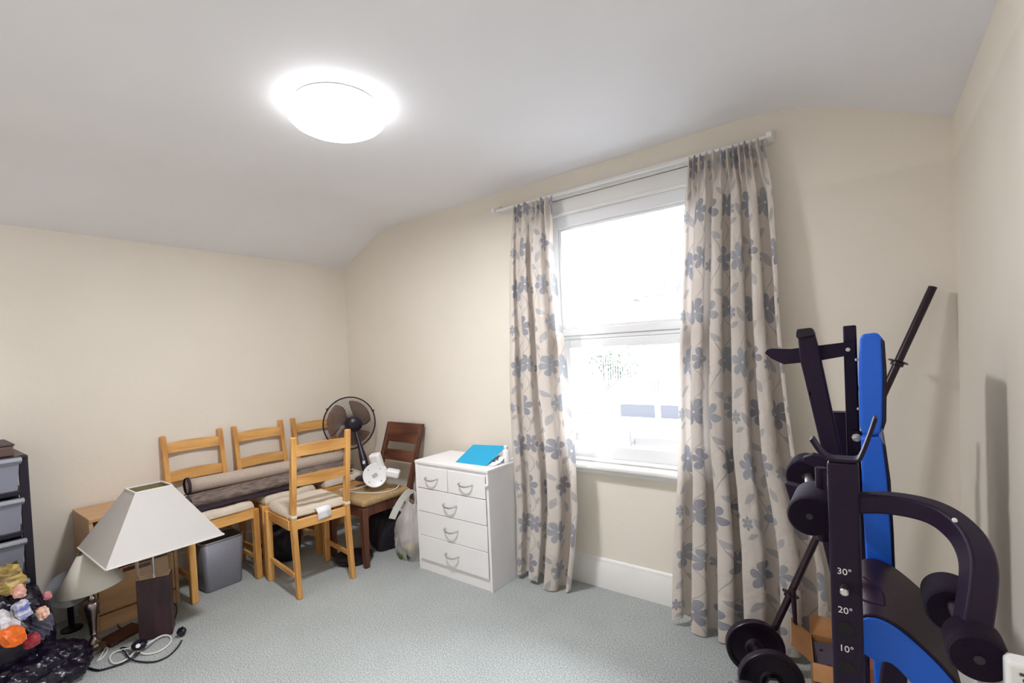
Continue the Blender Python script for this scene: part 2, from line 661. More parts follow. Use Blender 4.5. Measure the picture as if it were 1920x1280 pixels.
def baseboard(name, a, b, nrm):
    """moulded board between two floor points, standing out along nrm"""
    a, b, nrm = Vector(a), Vector(b), Vector(nrm)
    pr = [(0, 0), (.018, 0), (.018, .150), (.012, .158), (.012, .165), (.008, .178), (0, .182)]
    m = MB()
    vs = [p + nrm*x + Vector((0, 0, z)) for p in (a, b) for x, z in pr]
    n = len(pr)
    fs = [tuple(range(n)), tuple(reversed(range(n, 2*n)))] + [(i, n+i, n+(i+1) % n, (i+1) % n) for i in range(n)]
    return struct(m.add(vs, fs).obj(name, GLOSSW, smooth=50))


baseboard('baseboard_back', (LX, WY, 0), (RX, WY, 0), (0, -1, 0))
baseboard('baseboard_left', (LX, BY, 0), (LX, WY-.018, 0), (1, 0, 0))
baseboard('baseboard_right', (RX, BY, 0), (RX, WY-.018, 0), (-1, 0, 0))

# window: architrave, white frame, fixed upper light, top-hung lower light pushed out at the foot, rounded sill board
win = bpy.data.objects.new('window_1', None)
COL.objects.link(win)
struct(win)
win['label'] = 'white framed window with a fixed upper pane and lower pane tilted open'
win['category'] = 'window'
a = MB()
for x0, x1 in ((-1.665, -1.60), (-.66, -.595)):
    a.box((x0, WY-.016, .76), (x1, WY, 2.40))
a.box((-1.665, WY-.016, 2.40), (-.595, WY, 2.425))
a.box((-1.675, WY-.026, 2.425), (-.585, WY, 2.442))
a.obj('architrave', GLOSSW, win, bevel=.004)
a = MB()
a.box((-1.60, WY+.012, 2.315), (-.66, WY+.10, 2.40))
a.box((-1.60, WY+.002, 2.302), (-.66, WY+.05, 2.318))
a.obj('head_board', GLOSSW, win, bevel=.003)
FY0, FY1 = WY+.035, WY+.095
a = MB()
for x0, x1 in ((-1.60, -1.555), (-.705, -.66)):
    a.box((x0, FY0, .785), (x1, FY1, 2.305))
a.box((-1.555, FY0, 2.228), (-.705, FY1, 2.305))
a.box((-1.555, FY0, 1.545), (-.705, FY1, 1.592))
a.box((-1.555, FY0+.012, 1.520), (-.705, FY1, 1.546))
a.box((-1.555, FY0, .785), (-.705, FY1, .862))
a.obj('window_frame', UPVC, win, bevel=.006, segs=3)
a = MB()
for x0, x1 in ((-1.555, -1.537), (-.723, -.705)):
    a.box((x0, FY0+.014, 1.592), (x1, FY1-.01, 2.228))
a.box((-1.537, FY0+.014, 2.212), (-.723, FY1-.01, 2.228))
a.box((-1.537, FY0+.014, 1.592), (-.723, FY1-.01, 1.606))
a.obj('glazing_bead', UPVC, win, bevel=.003)


def glass_mat():
    mt = bpy.data.materials.new('window_glass')
    mt.use_nodes = True
    nt = mt.node_tree
    nt.nodes.remove(nt.nodes['Principled BSDF'])
    t = nt.nodes.new('ShaderNodeBsdfTransparent')
    t.inputs[0].default_value = (.97, .98, .98, 1)
    g = nt.nodes.new('ShaderNodeBsdfGlossy')
    g.inputs['Roughness'].default_value = .02
    f = nt.nodes.new('ShaderNodeFresnel')
    f.inputs[0].default_value = 1.3
    x = nt.nodes.new('ShaderNodeMixShader')
    nt.links.new(f.outputs[0], x.inputs[0])
    nt.links.new(t.outputs[0], x.inputs[1])
    nt.links.new(g.outputs[0], x.inputs[2])
    nt.links.new(x.outputs[0], nt.nodes['Material Output'].inputs[0])
    return mt


GLASS = glass_mat()
MB().box((-1.537, FY0+.03, 1.606), (-.723, FY0+.036, 2.212)).obj('upper_pane', GLASS, win, smooth=0)
sash = bpy.data.objects.new('opening_sash', None)
COL.objects.link(sash)
sash.parent = win
sash.location = (-1.13, FY0+.02, 1.520)
sash.rotation_euler = (math.radians(5.0), 0, 0)
a = MB()
a.box((-.420, -.02, -.655), (-.372, .035, 0)).box((.372, -.02, -.655), (.420, .035, 0))
a.box((-.372, -.02, -.052), (.372, .035, 0)).box((-.372, -.02, -.655), (.372, .035, -.600))
a.obj('sash_rail', UPVC, sash, bevel=.006, segs=3)
MB().box((-.372, .005, -.600), (.372, .011, -.052)).obj('lower_pane', GLASS, sash, smooth=0)
a = MB()
a.box((-.012, -.045, -.645), (.012, -.02, -.62)).box((-.006, -.052, -.66), (.006, -.04, -.56))
a.obj('window_handle', UPVC, sash, bevel=.003)
a = MB()
a.box((-1.72, WY-.075, .735), (-.54, WY+.04, .765))
a.box((-1.60, WY+.0, .765), (-.66, WY+.06, .787))
a.obj('window_sill', GLOSSW, win, bevel=.011, segs=4)
MB().box((-1.66, WY-.03, .700), (-.60, WY, .735)).obj('sill_moulding', GLOSSW, win, bevel=.01, segs=3)
MB().box((-1.66, WY+.095, .72), (-.60, WY+.42, .765)).obj('outer_sill', mat('outer_stone', (.6, .58, .55), .8), win, bevel=.005)

# ================================================================== CURTAINS
rail = thing('curtain_rail', 'white curtain rail fixed to the wall above the window', 'curtain rail', (0, 0, 0))
a = MB()
a.box((-1.985, WY-.020, 2.398), (-.332, WY, 2.440))
a.box((-1.960, WY-.075, 2.402), (-.350, WY-.055, 2.418))
a.obj('rail_strip', GLOSSW, rail, bevel=.003)
for x in (-1.975, -.345):
    MB().prism([(WY, 2.395), (WY-.085, 2.402), (WY-.088, 2.425), (WY, 2.458)], x-.012, x+.012, axis=0).obj('end_bracket', WPLAS, rail, bevel=.003)


def curtain(name, label, left, right, nf, seed, yT, yB, hemlobes, cloth_w):
    """left/right: (pixel x, pixel y) along each side edge, read on the hanging plane of the cloth"""
    rnd = random.Random(seed)
    ncol, nrow = 260, 150
    zT, zB = 2.405, .012

    def ysurf(z):
        t = max(0, min(1, (zT-z)/(zT-zB)))
        return yT + (yB-yT)*t**0.8

    def edge(lst):
        pts = []
        for p in lst:
            z = 1.2
            for _ in range(6):
                q = on(p[0], p[1], 1, ysurf(z))
                z = q.z
            pts.append((q.z, q.x))
        pts.sort()
        return [p[0] for p in pts], [p[1] for p in pts]
    lz, lx = edge(left)
    rz, rx = edge(right)
    cents = [rnd.uniform(-.14, .14) for _ in range(nf+2)]
    amps = [rnd.uniform(.65, 1.15) for _ in range(nf*2+4)]
    verts, uvs = [], []
    for i in range(nrow+1):
        t = i/nrow
        z0 = zT + (zB-zT)*t
        xl, xr = np.interp(z0, lz, lx), np.interp(z0, rz, rx)
        w = xr-xl
        for j in range(ncol+1):
            s = j/ncol
            k = s*nf
            ki = int(min(k, nf-1))
            fr = k-ki
            ph = k + cents[ki]*(1-fr)*fr*4 + .12*math.sin(z0*2.1 + seed + ki)*fr*(1-fr)*4
            c = math.cos(2*PI*ph)
            am = amps[ki]*(1-fr) + amps[ki+1]*fr
            A = (.026 + .032*min(1, t*2.2)) * am
            prof_ = A*(math.copysign(abs(c)**.75, c))
            # gathers under the heading tape
            hz = max(0, 1 - t/.085)
            hd = .017*math.sin(2*PI*s*nf*2.4 + 1.8*math.sin(s*9)) * (.6 + .4*min(1, t/.02))
            g = min(1, max(0, (t-.03)/.09))
            dy = prof_*g + hd*(1-g)
            wob = .010*noise.noise(Vector((s*nf*.9, z0*2.2, seed))) + .005*noise.noise(Vector((s*nf*3, z0*7, seed+5)))
            dy += wob*g*1.6
            dx = w/nf*.16*math.sin(4*PI*ph)*g*am
            env = min(1, s*14, (1-s)*14)
            hem = 0
            for (a0, a1, dz) in hemlobes:
                if a0 <= s <= a1:
                    hem = dz*math.sin(PI*(s-a0)/(a1-a0))**.6
            z = z0 + (hem + .006*math.sin(s*nf*2*PI))*t**12
            z = max(z, .006)
            if t < .02:
                z += .010*math.sin(s*nf*2*PI*2.4)*(1-t/.02)
            verts.append((xl + w*s + dx*env, min(ysurf(z0) - dy*(.4+.6*env), WY-.028 if z > .2 else WY-.03), z))
            uvs.append((s*cloth_w, z0))
    faces = []
    W1 = ncol+1
    for i in range(nrow):
        for j in range(ncol):
            faces.append((i*W1+j, (i+1)*W1+j, (i+1)*W1+j+1, i*W1+j+1))
    me = bpy.data.meshes.new(name)
    me.from_pydata(verts, [], faces)
    ul = me.uv_layers.new(name='cloth')
    idx = np.empty(len(me.loops), dtype=np.int32)
    me.loops.foreach_get('vertex_index', idx)
    ul.data.foreach_set('uv', np.array(uvs, dtype=np.float32)[idx].ravel())
    o = finish(name, me, CURTAIN, None, smooth=0)
    me.shade_smooth()
    return tag(o, label, 'curtain', 'floral curtains at the window')


curtain('curtain', 'narrow floral curtain left of the window, next to the white chest',
        [(962, 395), (958, 480), (957, 600), (959, 760), (964, 850), (971, 950), (973, 1095)],
        [(1036, 372), (1040, 470), (1050, 560), (1062, 650), (1074, 770), (1083, 870), (1085, 960), (1078, 1040), (1068, 1110)],
        3, 3, WY-.075, WY-.175, [(.0, .40, .03), (.40, .5, .05), (.5, 1, -.01)], .80)
curtain('curtain', 'wide floral curtain right of the window, behind the weight bench',
        [(1290, 302), (1283, 420), (1278, 560), (1276, 700), (1272, 900), (1264, 1050), (1262, 1172)],
        [(1432, 268), (1448, 350), (1456, 460), (1463, 600), (1476, 740), (1492, 860), (1520, 960), (1545, 1060), (1552, 1130)],
        5, 11, WY-.075, WY-.165, [(.0, .13, .03), (.13, .4, -.01), (.4, .7, .012), (.7, 1, .02)], 1.25)

# ================================================================== CEILING LIGHT
cl = thing('ceiling_light', 'round white glass dome light glowing on the ceiling', 'ceiling light', (-1.785, 1.268, 2.549))
MB().lathe([(.172, 0), (.178, -.006), (.178, -.024), (.165, -.026)], 64).obj('base_ring', WPLAS, cl)
DOME = mat('glowing_opal_glass', (.9, .9, .9), .3, emit=((1, 1, 1), LAMP_EMIT))
MB().lathe([(.166, -.026), (.192, -.028), (.203, -.036), (.206, -.048), (.200, -.062), (.184, -.078), (.158, -.092),
            (.12, -.104), (.08, -.112), (.04, -.116), (.003, -.117)], 64).obj('glass_dome', DOME, cl, smooth=60)

ld = bpy.data.lights.new('ceiling_lamp_downlight', 'AREA')
ld.shape = 'DISK'
ld.size = .26
ld.energy = LAMP_WATT
ld.color = (.97, .975, 1)
lo_ = bpy.data.objects.new('ceiling_lamp_downlight', ld)
lo_.location = (-1.785, 1.268, 2.549-.119)
COL.objects.link(lo_)

# ================================================================== WHITE CHEST OF DRAWERS
ch = thing('chest_of_drawers', 'white five drawer chest with steel bow handles, blue folder on top', 'chest of drawers', (-2.475, 2.236, 0), 0)
CW, CD, CH = .640, .365, .752
a = MB()
a.box((0, .004, 0), (.018, CD, CH-.018)).box((CW-.018, .004, 0), (CW, CD, CH-.018))
a.box((.018, CD-.01, .02), (CW-.018, CD, CH-.02))
a.box((.018, .012, 0), (CW-.018, .03, .075))
a.box((.018, .012, CH-.045), (CW-.018, .05, CH-.02))
a.box((.018, .03, .06), (CW-.018, CD-.01, .075))
a.obj('carcass', WHITE, ch, bevel=.0015)
MB().box((-.002, 0, CH-.020), (CW+.002, CD, CH)).obj('top_panel', WHITE, ch, bevel=.004)


def drawer(x0, x1, z0, z1, out=0):
    d = MB().box((x0, .002-out, z0), (x1, .020-out, z1))
    d.box((x0+.01, .020-out, z0+.01), (x1-.01, CD-.03, z0+.02))
    d = d.obj('drawer', WHITE, ch, bevel=.0015)
    xm, zm = (x0+x1)/2, (z0+z1)/2
    pts = spline([(xm-.055, .004-out, zm+.006), (xm-.050, -.016-out, zm+.002), (xm-.025, -.026-out, zm-.006), (xm, -.029-out, zm-.008),
                  (xm+.025, -.026-out, zm-.006), (xm+.050, -.016-out, zm+.002), (xm+.055, .004-out, zm+.006)], 6)
    MB().tube(pts, .0048, 8, side=(0, 0, 1)).obj('handle', STEEL, d)


drawer(.021, .298, .570, .714)
drawer(.304, CW-.024, .570, .714)
drawer(.021, CW-.024, .410, .565, .001)
drawer(.021, CW-.024, .245, .406)
drawer(.021, CW-.024, .080, .2415, .002)
MB().cbox((CW-.008, -.004, .66), (.02, .012, .014), (0, 0, .3)).obj('child_latch', WPLAS, ch, bevel=.003)
# things on the chest
a = MB()
p = [Vector((-2.165, 2.315, .7525)), Vector((-1.912, 2.322, .7525)), Vector((-1.90, 2.53, .842)), Vector((-2.165, 2.50, .835))]
nrm = (p[1]-p[0]).cross(p[3]-p[0]).normalized()
a.add([q for q in p] + [q+nrm*.002 for q in p], [(0, 3, 2, 1), (4, 5, 6, 7), (0, 1, 5, 4), (1, 2, 6, 5), (2, 3, 7, 6), (3, 0, 4, 7)])
fo = a.obj('folder', TURQ, smooth=0)
tag(fo, 'turquoise card folder propped on the white chest', 'folder')
a = MB()
nn = 22
vs, fs = [], []
for i in range(nn+1):
    for j in range(nn+1):
        u, v = i/nn, j/nn
        x, y = -2.06+.20*u, 2.335+.16*v
        zmax = .7525 + (y-2.318)*.40 - .012
        z = .753 + .9*max(0, (zmax-.753))*abs(math.sin(3*u+2*v+noise.noise(Vector((u*5, v*5, 3)))*3))*.8
        vs.append((x+.02*noise.noise(Vector((u*4, v*4, 0))), y, z+.002))
for i in range(nn):
    for j in range(nn):
        q = i*(nn+1)+j
        fs.append((q, q+nn+1, q+nn+2, q+1))
a.add(vs, fs)
tg = a.obj('crumpled_paper', PAPER, smooth=40, solid=.001)
tag(tg, 'crumpled white paper tucked under the blue folder', 'paper')
bt = thing('bottle', 'small white plastic bottle at the right back of the chest', 'bottle', (-1.862, 2.47, .7525))
MB().lathe([(.020, 0), (.023, .003), (.023, .070), (.018, .080), (.012, .084), (.012, .088)], 24).obj('bottle_body', WPLAS, bt)
MB().lathe([(.014, .086), (.015, .088), (.015, .104), (.012, .107)], 20).obj('cap', WPLAS, bt)

# ================================================================== PINE CHAIRS


def make_chair(label, loc, rz, tagged=False):
    """faces +x; origin on the floor below the seat"""
    t = thing('pine_chair', label, 'chair', loc, rz, 'pine chairs')
    hw = .195
    for s in (-1, 1):
        leg = MB()
        w = .046
        # back post: foot kicked back, top raked back
        ys = s*(hw-.016)
        pth = [(-.205, 0), (-.166, .44), (-.166, .50), (-.236, 1.0)]
        vs, fs = [], []
        for (x, z), dpt in zip(pth, (.036, .050, .050, .034)):
            for dx, dy in ((-.5, -1), (.5, -1), (.5, 1), (-.5, 1)):
                vs.append((x+dx*dpt, ys+dy*.016, z))
        for i in range(3):
            for k in range(4):
                fs.append((i*4+k, i*4+(k+1) % 4, i*4+4+(k+1) % 4, i*4+4+k))
        fs += [(3, 2, 1, 0), (12, 13, 14, 15)]
        leg.add(vs, fs).obj('leg', PINE, t, bevel=.006, segs=3)
        MB().beam((.205, s*(hw+.004), 0), (.197, s*(hw+.004), .475), .040, .042, side=(0, 1, 0)).obj('leg', PINE, t, bevel=.006, segs=3)
        MB().box((-.15, s*hw-.009, .415), (.20, s*hw+.009, .475)).obj('seat_rail', PINEX, t, bevel=.003)
        MB().beam((-.19, s*hw, .145), (.20, s*hw, .145), .018, .030).obj('stretcher', PINEX, t, bevel=.004)
    MB().box((.190, -hw, .415), (.215, hw, .475)).obj('seat_rail', PINEY, t, bevel=.004)
    MB().box((-.178, -hw+.01, .415), (-.156, hw-.01, .475)).obj('seat_rail', PINEY, t, bevel=.004)
    a = MB()
    for k in range(6):
        x = -.125+.057*k
        a.box((x, -hw, .474), (x+.05, hw, .486))
    a.obj('seat', PINEY, t, bevel=.003)
    for z0, z1 in ((.690, .752), (.880, .945)):
        a = MB()
        n = 12
        for i in range(n):
            vs = []
            for q in (i/n, (i+1)/n):
                y = (q-.5)*2*(hw-.028)
                for z in (z0, z1):
                    up = .007*(1-(2*q-1)**2) if z == z1 else 0
                    x = -.166 - .070*(z-.5)/.5 - .016*(1-(2*q-1)**2)
                    vs += [(x-.009, y, z+up), (x+.009, y, z+up)]
            fs = [(0, 4, 6, 2), (1, 3, 7, 5), (2, 6, 7, 3), (0, 1, 5, 4)]
            if i == 0:
                fs.append((0, 2, 3, 1))
            if i == n-1:
                fs.append((4, 5, 7, 6))
            a.add(vs, fs)
        o = a.obj('back_slat', PINEY, t, bevel=0)
        bmm = bmesh.new()
        bmm.from_mesh(o.data)
        bmesh.ops.remove_doubles(bmm, verts=bmm.verts, dist=1e-5)
        bmm.to_mesh(o.data)
        bmm.free()
        o.data.shade_smooth()
        o.data.set_sharp_from_angle(angle=.7)
    cu = make_cushion(t)
    return t


def make_cushion(t, W_=.40, D_=.37, Z0=.487, TH=.050, x0=-.152):
    """square padded seat cushion with ties; child of its chair since it is tied on"""
    n = 30
    vs, fs = [], []
    for side_ in (1, 0):
        for i in range(n+1):
            for j in range(n+1):
                u, v = i/n*2-1, j/n*2-1
                e = min(1, (1-abs(u))*5, (1-abs(v))*5)
                e = math.sqrt(max(0, 1-(1-e)**2))
                rr = 1 - .05*(abs(u)*abs(v))**3
                th = TH*(.30+.70*e) + .006*noise.noise(Vector((u*3, v*3, t.location.y))) * e + .003*noise.noise(Vector((u*9, v*6, 2)))*e
                z = Z0 + (th if side_ else .001*(1-e))
                vs.append((x0+D_*.5*(1+u*rr), W_*.5*v*rr, z))
    m_ = n+1
    for i in range(n):
        for j in range(n):
            q = i*m_+j
            fs.append((q, q+m_, q+m_+1, q+1))
            q += m_*m_
            fs.append((q, q+1, q+m_+1, q+m_))
    for j in range(n):
        o2 = m_*m_
        for a_, b_ in ((j, j+1), (n*m_+j+1, n*m_+j)):
            fs.append((a_, b_, b_+o2, a_+o2))
        for a_, b_ in (((j+1)*m_, j*m_), (j*m_+n, (j+1)*m_+n)):
            fs.append((a_, b_, b_+o2, a_+o2))
    c = MB().add(vs, fs).obj('seat_cushion', CUSH, t, smooth=60)
    for s in (-1, 1):
        MB().box((-.193, s*.179-.018, .490), (-.139, s*.179+.018, .514)).obj('tie_band', CUSHW, c, bevel=.006, segs=3)
    return c


c1 = make_chair('pine chair against the left wall, nearest the oak bedside cabinet', (-3.525, 1.345, 0), 0)
c2 = copy_tree(c1)
c2.location = (-3.525, 1.805, 0)
c2['label'] = 'pine chair against the left wall, middle one of the row'
c3 = copy_tree(c1)
c3.location = (-3.525, 2.27, 0)
c3['label'] = 'pine chair in the far corner, half hidden behind the fan'
c4 = copy_tree(c1)
c4.location = (-2.985, 1.745, 0)
c4.rotation_euler = (0, 0, PI-math.radians(7))
c4['label'] = 'pine chair standing in front with its back to the room and a tagged cushion'
cush4 = [o for o in bpy.data.objects if o.parent == c4 and o.name.startswith('seat_cushion')][0]
a = MB()
vs, fs = [], []
for i in range(9):
    q = i/8
    x = -.152 - .036*min(1, q*3.2) - .003*math.sin(q*5)
    z = .520 - .082*max(0, q-.12)
    for y in (-.055, .035):
        vs.append((x, y - .008*q, z - .008*(y > 0)))
fs = [(2*i, 2*i+1, 2*i+3, 2*i+2) for i in range(8)]
a.add(vs, fs)
a.obj('care_label', mat('label_fabric', (.80, .80, .82), .7), cush4, solid=.0015)

# ================================================================== RUGS


def rug_roll(name, label, a, b, r, material, inner, sag=0.0, turns=2.6, seed=0, flap=None):
    """a rolled rug: spiral section swept from a to b"""
    t = thing(name, label, 'rug', a)
    a_, b_ = Vector(a), Vector(b)
    d = b_-a_
    L_ = d.length
    dn = d.normalized()
    s1 = Vector((0, 0, 1)).cross(dn).normalized()
    s2 = dn.cross(s1)
    n, m = 110, 14
    th = .0065
    vs, fs = [], []
    for k in range(m+1):
        q = k/m
        c = d*q + Vector((0, 0, -sag*4*q*(1-q)))
        for i in range(n+1):
            ang = turns*2*PI*i/n + .6
            rad = r*(.28+.72*i/n)
            wob = 1 + .03*noise.noise(Vector((math.cos(ang)*2, math.sin(ang)*2, q*5+seed)))
            off = s1*(math.cos(ang)*rad*wob) + s2*(math.sin(ang)*rad*wob*.93)
            ex = dn*(.02*noise.noise(Vector((i*.05, k*.01, seed)))) if k in (0, m) else Vector()
            vs.append(c + off + ex)
    for k in range(m):
        for i in range(n):
            q = k*(n+1)+i
            fs.append((q, q+1, q+n+2, q+n+1))
    o = MB().add(vs, fs).obj('rolled_pile' if inner else 'roll', material, t, smooth=70, solid=th)
    if inner:
        o.data.materials.append(inner)
    return t


ra0, ra1 = on(352, 911, 0, -3.47), on(645, 853, 0, -3.42)
r1 = rug_roll('rolled_rug', 'beige backed rug rolled up on top, lying across the pine chairs',
              ra0, ra1, .052, RUGB, None, .0, 3.0, 1)
n_roll = [o for o in bpy.data.objects if o.parent == r1][0]
n_roll.name = 'rug_sheet'
M = (ra1-ra0).to_track_quat('Z', 'Y').to_matrix().to_4x4()
MB().lathe([(.050, -.012), (.054, -.008), (.055, .006), (.048, .006)], 32, M=M, close=True).obj('bound_end', RUGE, r1)
r2 = thing('rolled_rug', 'taupe pile rug loosely rolled underneath the beige one', 'rug', (-3.47, 1.19, .542))
vs, fs = [], []
n, m = 90, 26
for k in range(m+1):
    q = k/m
    yy = .0 + q*1.16
    for i in range(n+1):
        ang = i/n*2.35*2*PI
        rad = .020+.046*i/n
        wx = 1.35 + .12*math.sin(q*4)
        x = math.cos(ang)*rad*wx
        z = .046 + math.sin(ang)*rad*.80
        x += .010*noise.noise(Vector((ang*.3, q*4, 1)))
        z = max(z + .006*noise.noise(Vector((ang*.5, q*6, 7))), .003)
        vs.append((x + .05*q, yy, z + .012*q))
for k in range(m):
    for i in range(n):
        q = k*(n+1)+i
        fs.append((q, q+1, q+n+2, q+n+1))
MB().add(vs, fs).obj('rug_sheet', RUGG, r2, smooth=80, solid=.007)
vs, fs = [], []
for k in range(21):
    q = k/20
    yy = q*1.14
    for i in range(7):
        x = .060 + .013*i - .02*q
        z = .007 + .020*(1-i/6)**2 + .004*math.sin(q*9)
        vs.append((x + .04*q, yy, z + .010*q))
for k in range(20):
    for i in range(6):
        q = k*7+i
        fs.append((q, q+1, q+8, q+7))
MB().add(vs, fs).obj('bound_edge', RUGE, r2, smooth=60, solid=.006)

# ================================================================== DARK CHAIR IN THE CORNER
dc = thing('dining_chair', 'dark worn wooden chair with a tan upholstered seat in the corner', 'chair', (-3.0, 2.26, 0), 0)
for sx in (-1, 1):
    MB().beam((sx*.195, -.215, 0), (sx*.190, -.215, .42), .034, .036, side=(1, 0, 0), w2=.046).obj('leg', DARKZ, dc, bevel=.003)
    vs, fs = [], []
    for (y, z), dpt in zip([(.235, 0), (.215, .40), (.22, .47), (.375, .925)], (.032, .045, .045, .026)):
        for dx, dy in ((-1, -.5), (1, -.5), (1, .5), (-1, .5)):
            vs.append((sx*(.192 if z < .5 else .194)+dx*.017, y+dy*dpt, z))
    for i in range(3):
        for k in range(4):
            fs.append((i*4+k, i*4+(k+1) % 4, i*4+4+(k+1) % 4, i*4+4+k))
    fs += [(3, 2, 1, 0), (12, 13, 14, 15)]
    MB().add(vs, fs).obj('leg', DARKZ, dc, bevel=.003)
    MB().box((sx*.19-.011, -.2, .355), (sx*.19+.011, .21, .425)).obj('seat_rail', DARKZ, dc, bevel=.002)
MB().box((-.19, -.227, .355), (.19, -.203, .425)).obj('seat_rail', DARKW, dc, bevel=.002)
sl = (.375-.22)/(.925-.47)
for z0, z1, nm in ((.775, .925, 'back_panel'), (.635, .715, 'back_rail')):
    y0, y1 = .22+sl*(z0-.47), .22+sl*(z1-.47)
    MB().add([(-.178, y0-.009, z0), (.178, y0-.009, z0), (.178, y0+.009, z0), (-.178, y0+.009, z0),
              (-.178, y1-.009, z1), (.178, y1-.009, z1), (.178, y1+.009, z1), (-.178, y1+.009, z1)],
             [(0, 3, 2, 1), (4, 5, 6, 7), (0, 1, 5, 4), (1, 2, 6, 5), (2, 3, 7, 6), (3, 0, 4, 7)]).obj(nm, DARKW, dc, bevel=.002)
MB().box((-.215, -.235, .424), (.215, .20, .474)).obj('upholstered_seat', TAN, dc, bevel=.022, segs=5)

# ================================================================== FAN
fan = thing('pedestal_fan', 'black desk fan with round grille seen from behind', 'fan', (0, 0, 0))
gc = on(656, 793, 0, -3.37)
nd = Vector((1.05, -.36, .04)).normalized()
rot = nd.to_track_quat('Z', 'Y').to_matrix().to_4x4()
GM = Matrix.Translation(gc) @ rot
R_ = .212
a = MB()
ring = [GM @ Vector((R_*math.cos(2*PI*k/64), R_*math.sin(2*PI*k/64), 0)) for k in range(65)]
a.tube(ring, .0055, 8, cap=False)
for k in range(3):
    an = 2*PI*k/3+.4
    c = GM @ Vector((R_*1.02*math.cos(an), R_*1.02*math.sin(an), 0))
    a.cbox(c, (.014, .014, .014))
a.obj('grille_rim', BLKP, fan)
a = MB()
for k in range(84):
    an = 2*PI*k/84
    pts = []
    for q, z in ((.20, .060), (.5, .052), (.8, .036), (1.0, 0)):
        pts.append(GM @ Vector((R_*q*math.cos(an+.25*q), R_*q*math.sin(an+.25*q), z)))
    a.tube(pts, .0012, 3, cap=False)
a.obj('rear_grille', BLKP, fan)
a = MB()
for k in range(84):
    an = 2*PI*k/84
    pts = []
    for q, z in ((.18, -.055), (.5, -.050), (.8, -.036), (1.0, 0)):
        pts.append(GM @ Vector((R_*q*math.cos(an), R_*q*math.sin(an), z)))
    a.tube(pts, .0009, 3, cap=False)
a.lathe([(.04, -.056), (.04, -.060), (.001, -.062)], 24, M=GM)
a.obj('front_grille', BLKP, fan)
BLADE = mat('smoked_fan_blade', (.20, .12, .09), .3, alpha=.66)
for b in range(3):
    vs, fs = [], []
    for i in range(11):
        q = i/10
        rad = .03+.155*q
        for j in range(9):
            w = (j/8-.5)
            an = 2*PI*b/3 + .35 + w*(1.55+.45*math.sin(PI*q))*(.75+.25*q) + .45*q
            vs.append(GM @ Vector((rad*math.cos(an), rad*math.sin(an), -.005 + w*.045)))
    for i in range(10):
        for j in range(8):
            q = i*9+j
            fs.append((q, q+1, q+10, q+9))
    MB().add(vs, fs).obj('blade', BLADE, fan, smooth=60, solid=.002)
MM = GM
MB().lathe([(.012, .045), (.052, .056), (.060, .072), (.060, .135), (.054, .158), (.034, .172), (.004, .175)], 32, M=MM).obj('motor_housing', BLKP, fan)
hub = GM @ Vector((0, -.0, .115))
foot = on(690, 893, 2, .548)
a = MB()
pth = [hub + (foot-hub)*q for q in (.06, .2, .35, .5, .62, .75, .88, 1.0)]
a.tube(pth, [.015, .014, .017, .021, .027, .030, .029, .022], 16)
a.tube([hub+Vector((0, 0, -.02)), hub+(foot-hub)*.1], [.026, .02], 14)
a.obj('column', BLKP, fan)
a = MB()
a.cbox(hub+(foot-hub)*.72+Vector((.022, -.018, .0)), (.018, .018, .022), (0, 0, -.65))
a.obj('control_sticker', INK, fan)
bm_ = MB().lathe([(.001, .018), (.05, .016), (.085, .006), (.092, 0), (.092, -.004)], 40,
                 M=Matrix.Translation(foot+Vector((-.01, .0, -.012))) @ Euler((.0, .05, 0)).to_matrix().to_4x4())
bm_.obj('fan_base', BLKP, fan)

# ================================================================== WHITE DESK LAMP ON THE DARK CHAIR
dl = thing('desk_lamp', 'white desk lamp lying on the tan seat, round underside facing the room', 'lamp', (0, 0, 0))
bc = on(703, 891, 1, 2.235)
fd = (CAMP-bc)
fd.z = .55*fd.length*.4
fd = Vector((.80, -.50, .28)).normalized()
BM_ = Matrix.Translation(bc) @ fd.to_track_quat('Z', 'Y').to_matrix().to_4x4()
MB().lathe([(.072, -.022), (.084, -.016), (.088, 0), (.084, .004), (.080, .001), (.001, .001)], 48, M=BM_).obj('lamp_base', WPLAS, dl)
for k in range(4):
    an = PI/4+PI/2*k
    MB().lathe([(.005, .001), (.005, .003), (.001, .003)], 10, M=BM_ @ Matrix.Translation((.062*math.cos(an), .062*math.sin(an), 0))).obj('rubber_foot', mat('grey_rubber', (.4, .4, .42), .7), dl)
MB().box((-.02, -.014, .001), (.02, .014, .003), BM_ @ Euler((0, 0, .5)).to_matrix().to_4x4()).obj('rating_label', mat('silver_sticker', (.42, .42, .44), .4), dl)
hd = bc + Vector((-.035, .05, .09))
MB().cbox(hd, (.085, .06, .13), (.25, -.15, .35)).obj('lamp_head', WPLAS, dl, bevel=.016, segs=4)
MB().cbox(bc+Vector((.085, .10, .005)), (.10, .07, .055), (.1, .25, .7)).obj('adapter_body', WPLAS, dl, bevel=.014, segs=4)
MB().tube(spline([bc+Vector((.02, .05, -.02)), bc+Vector((.01, .09, .03)), hd], 6), .012, 10).obj('lamp_neck', WPLAS, dl)
zs = .4765
pts = [bc+Vector((.10, .13, .0)), Vector(on(745, 870, 1, 2.33)), Vector(on(757, 895, 1, 2.30)), Vector(on(752, 912, 1, 2.26))]
pts[1].z = max(pts[1].z, .50)
pts = [bc+Vector((.10, .13, .01)), Vector((-2.90, 2.40, .555)), Vector((-2.82, 2.38, .50)), Vector((-2.81, 2.30, zs+.003)), Vector((-2.86, 2.20, zs+.003)),
       Vector((-2.97, 2.14, zs+.003)), Vector((-3.06, 2.12, zs+.003)), Vector((-3.16, 2.10, zs+.003)), Vector((-3.19, 2.14, zs+.003)), Vector((-3.10, 2.16, zs+.003)), bc+Vector((-.02, .02, -.06))]
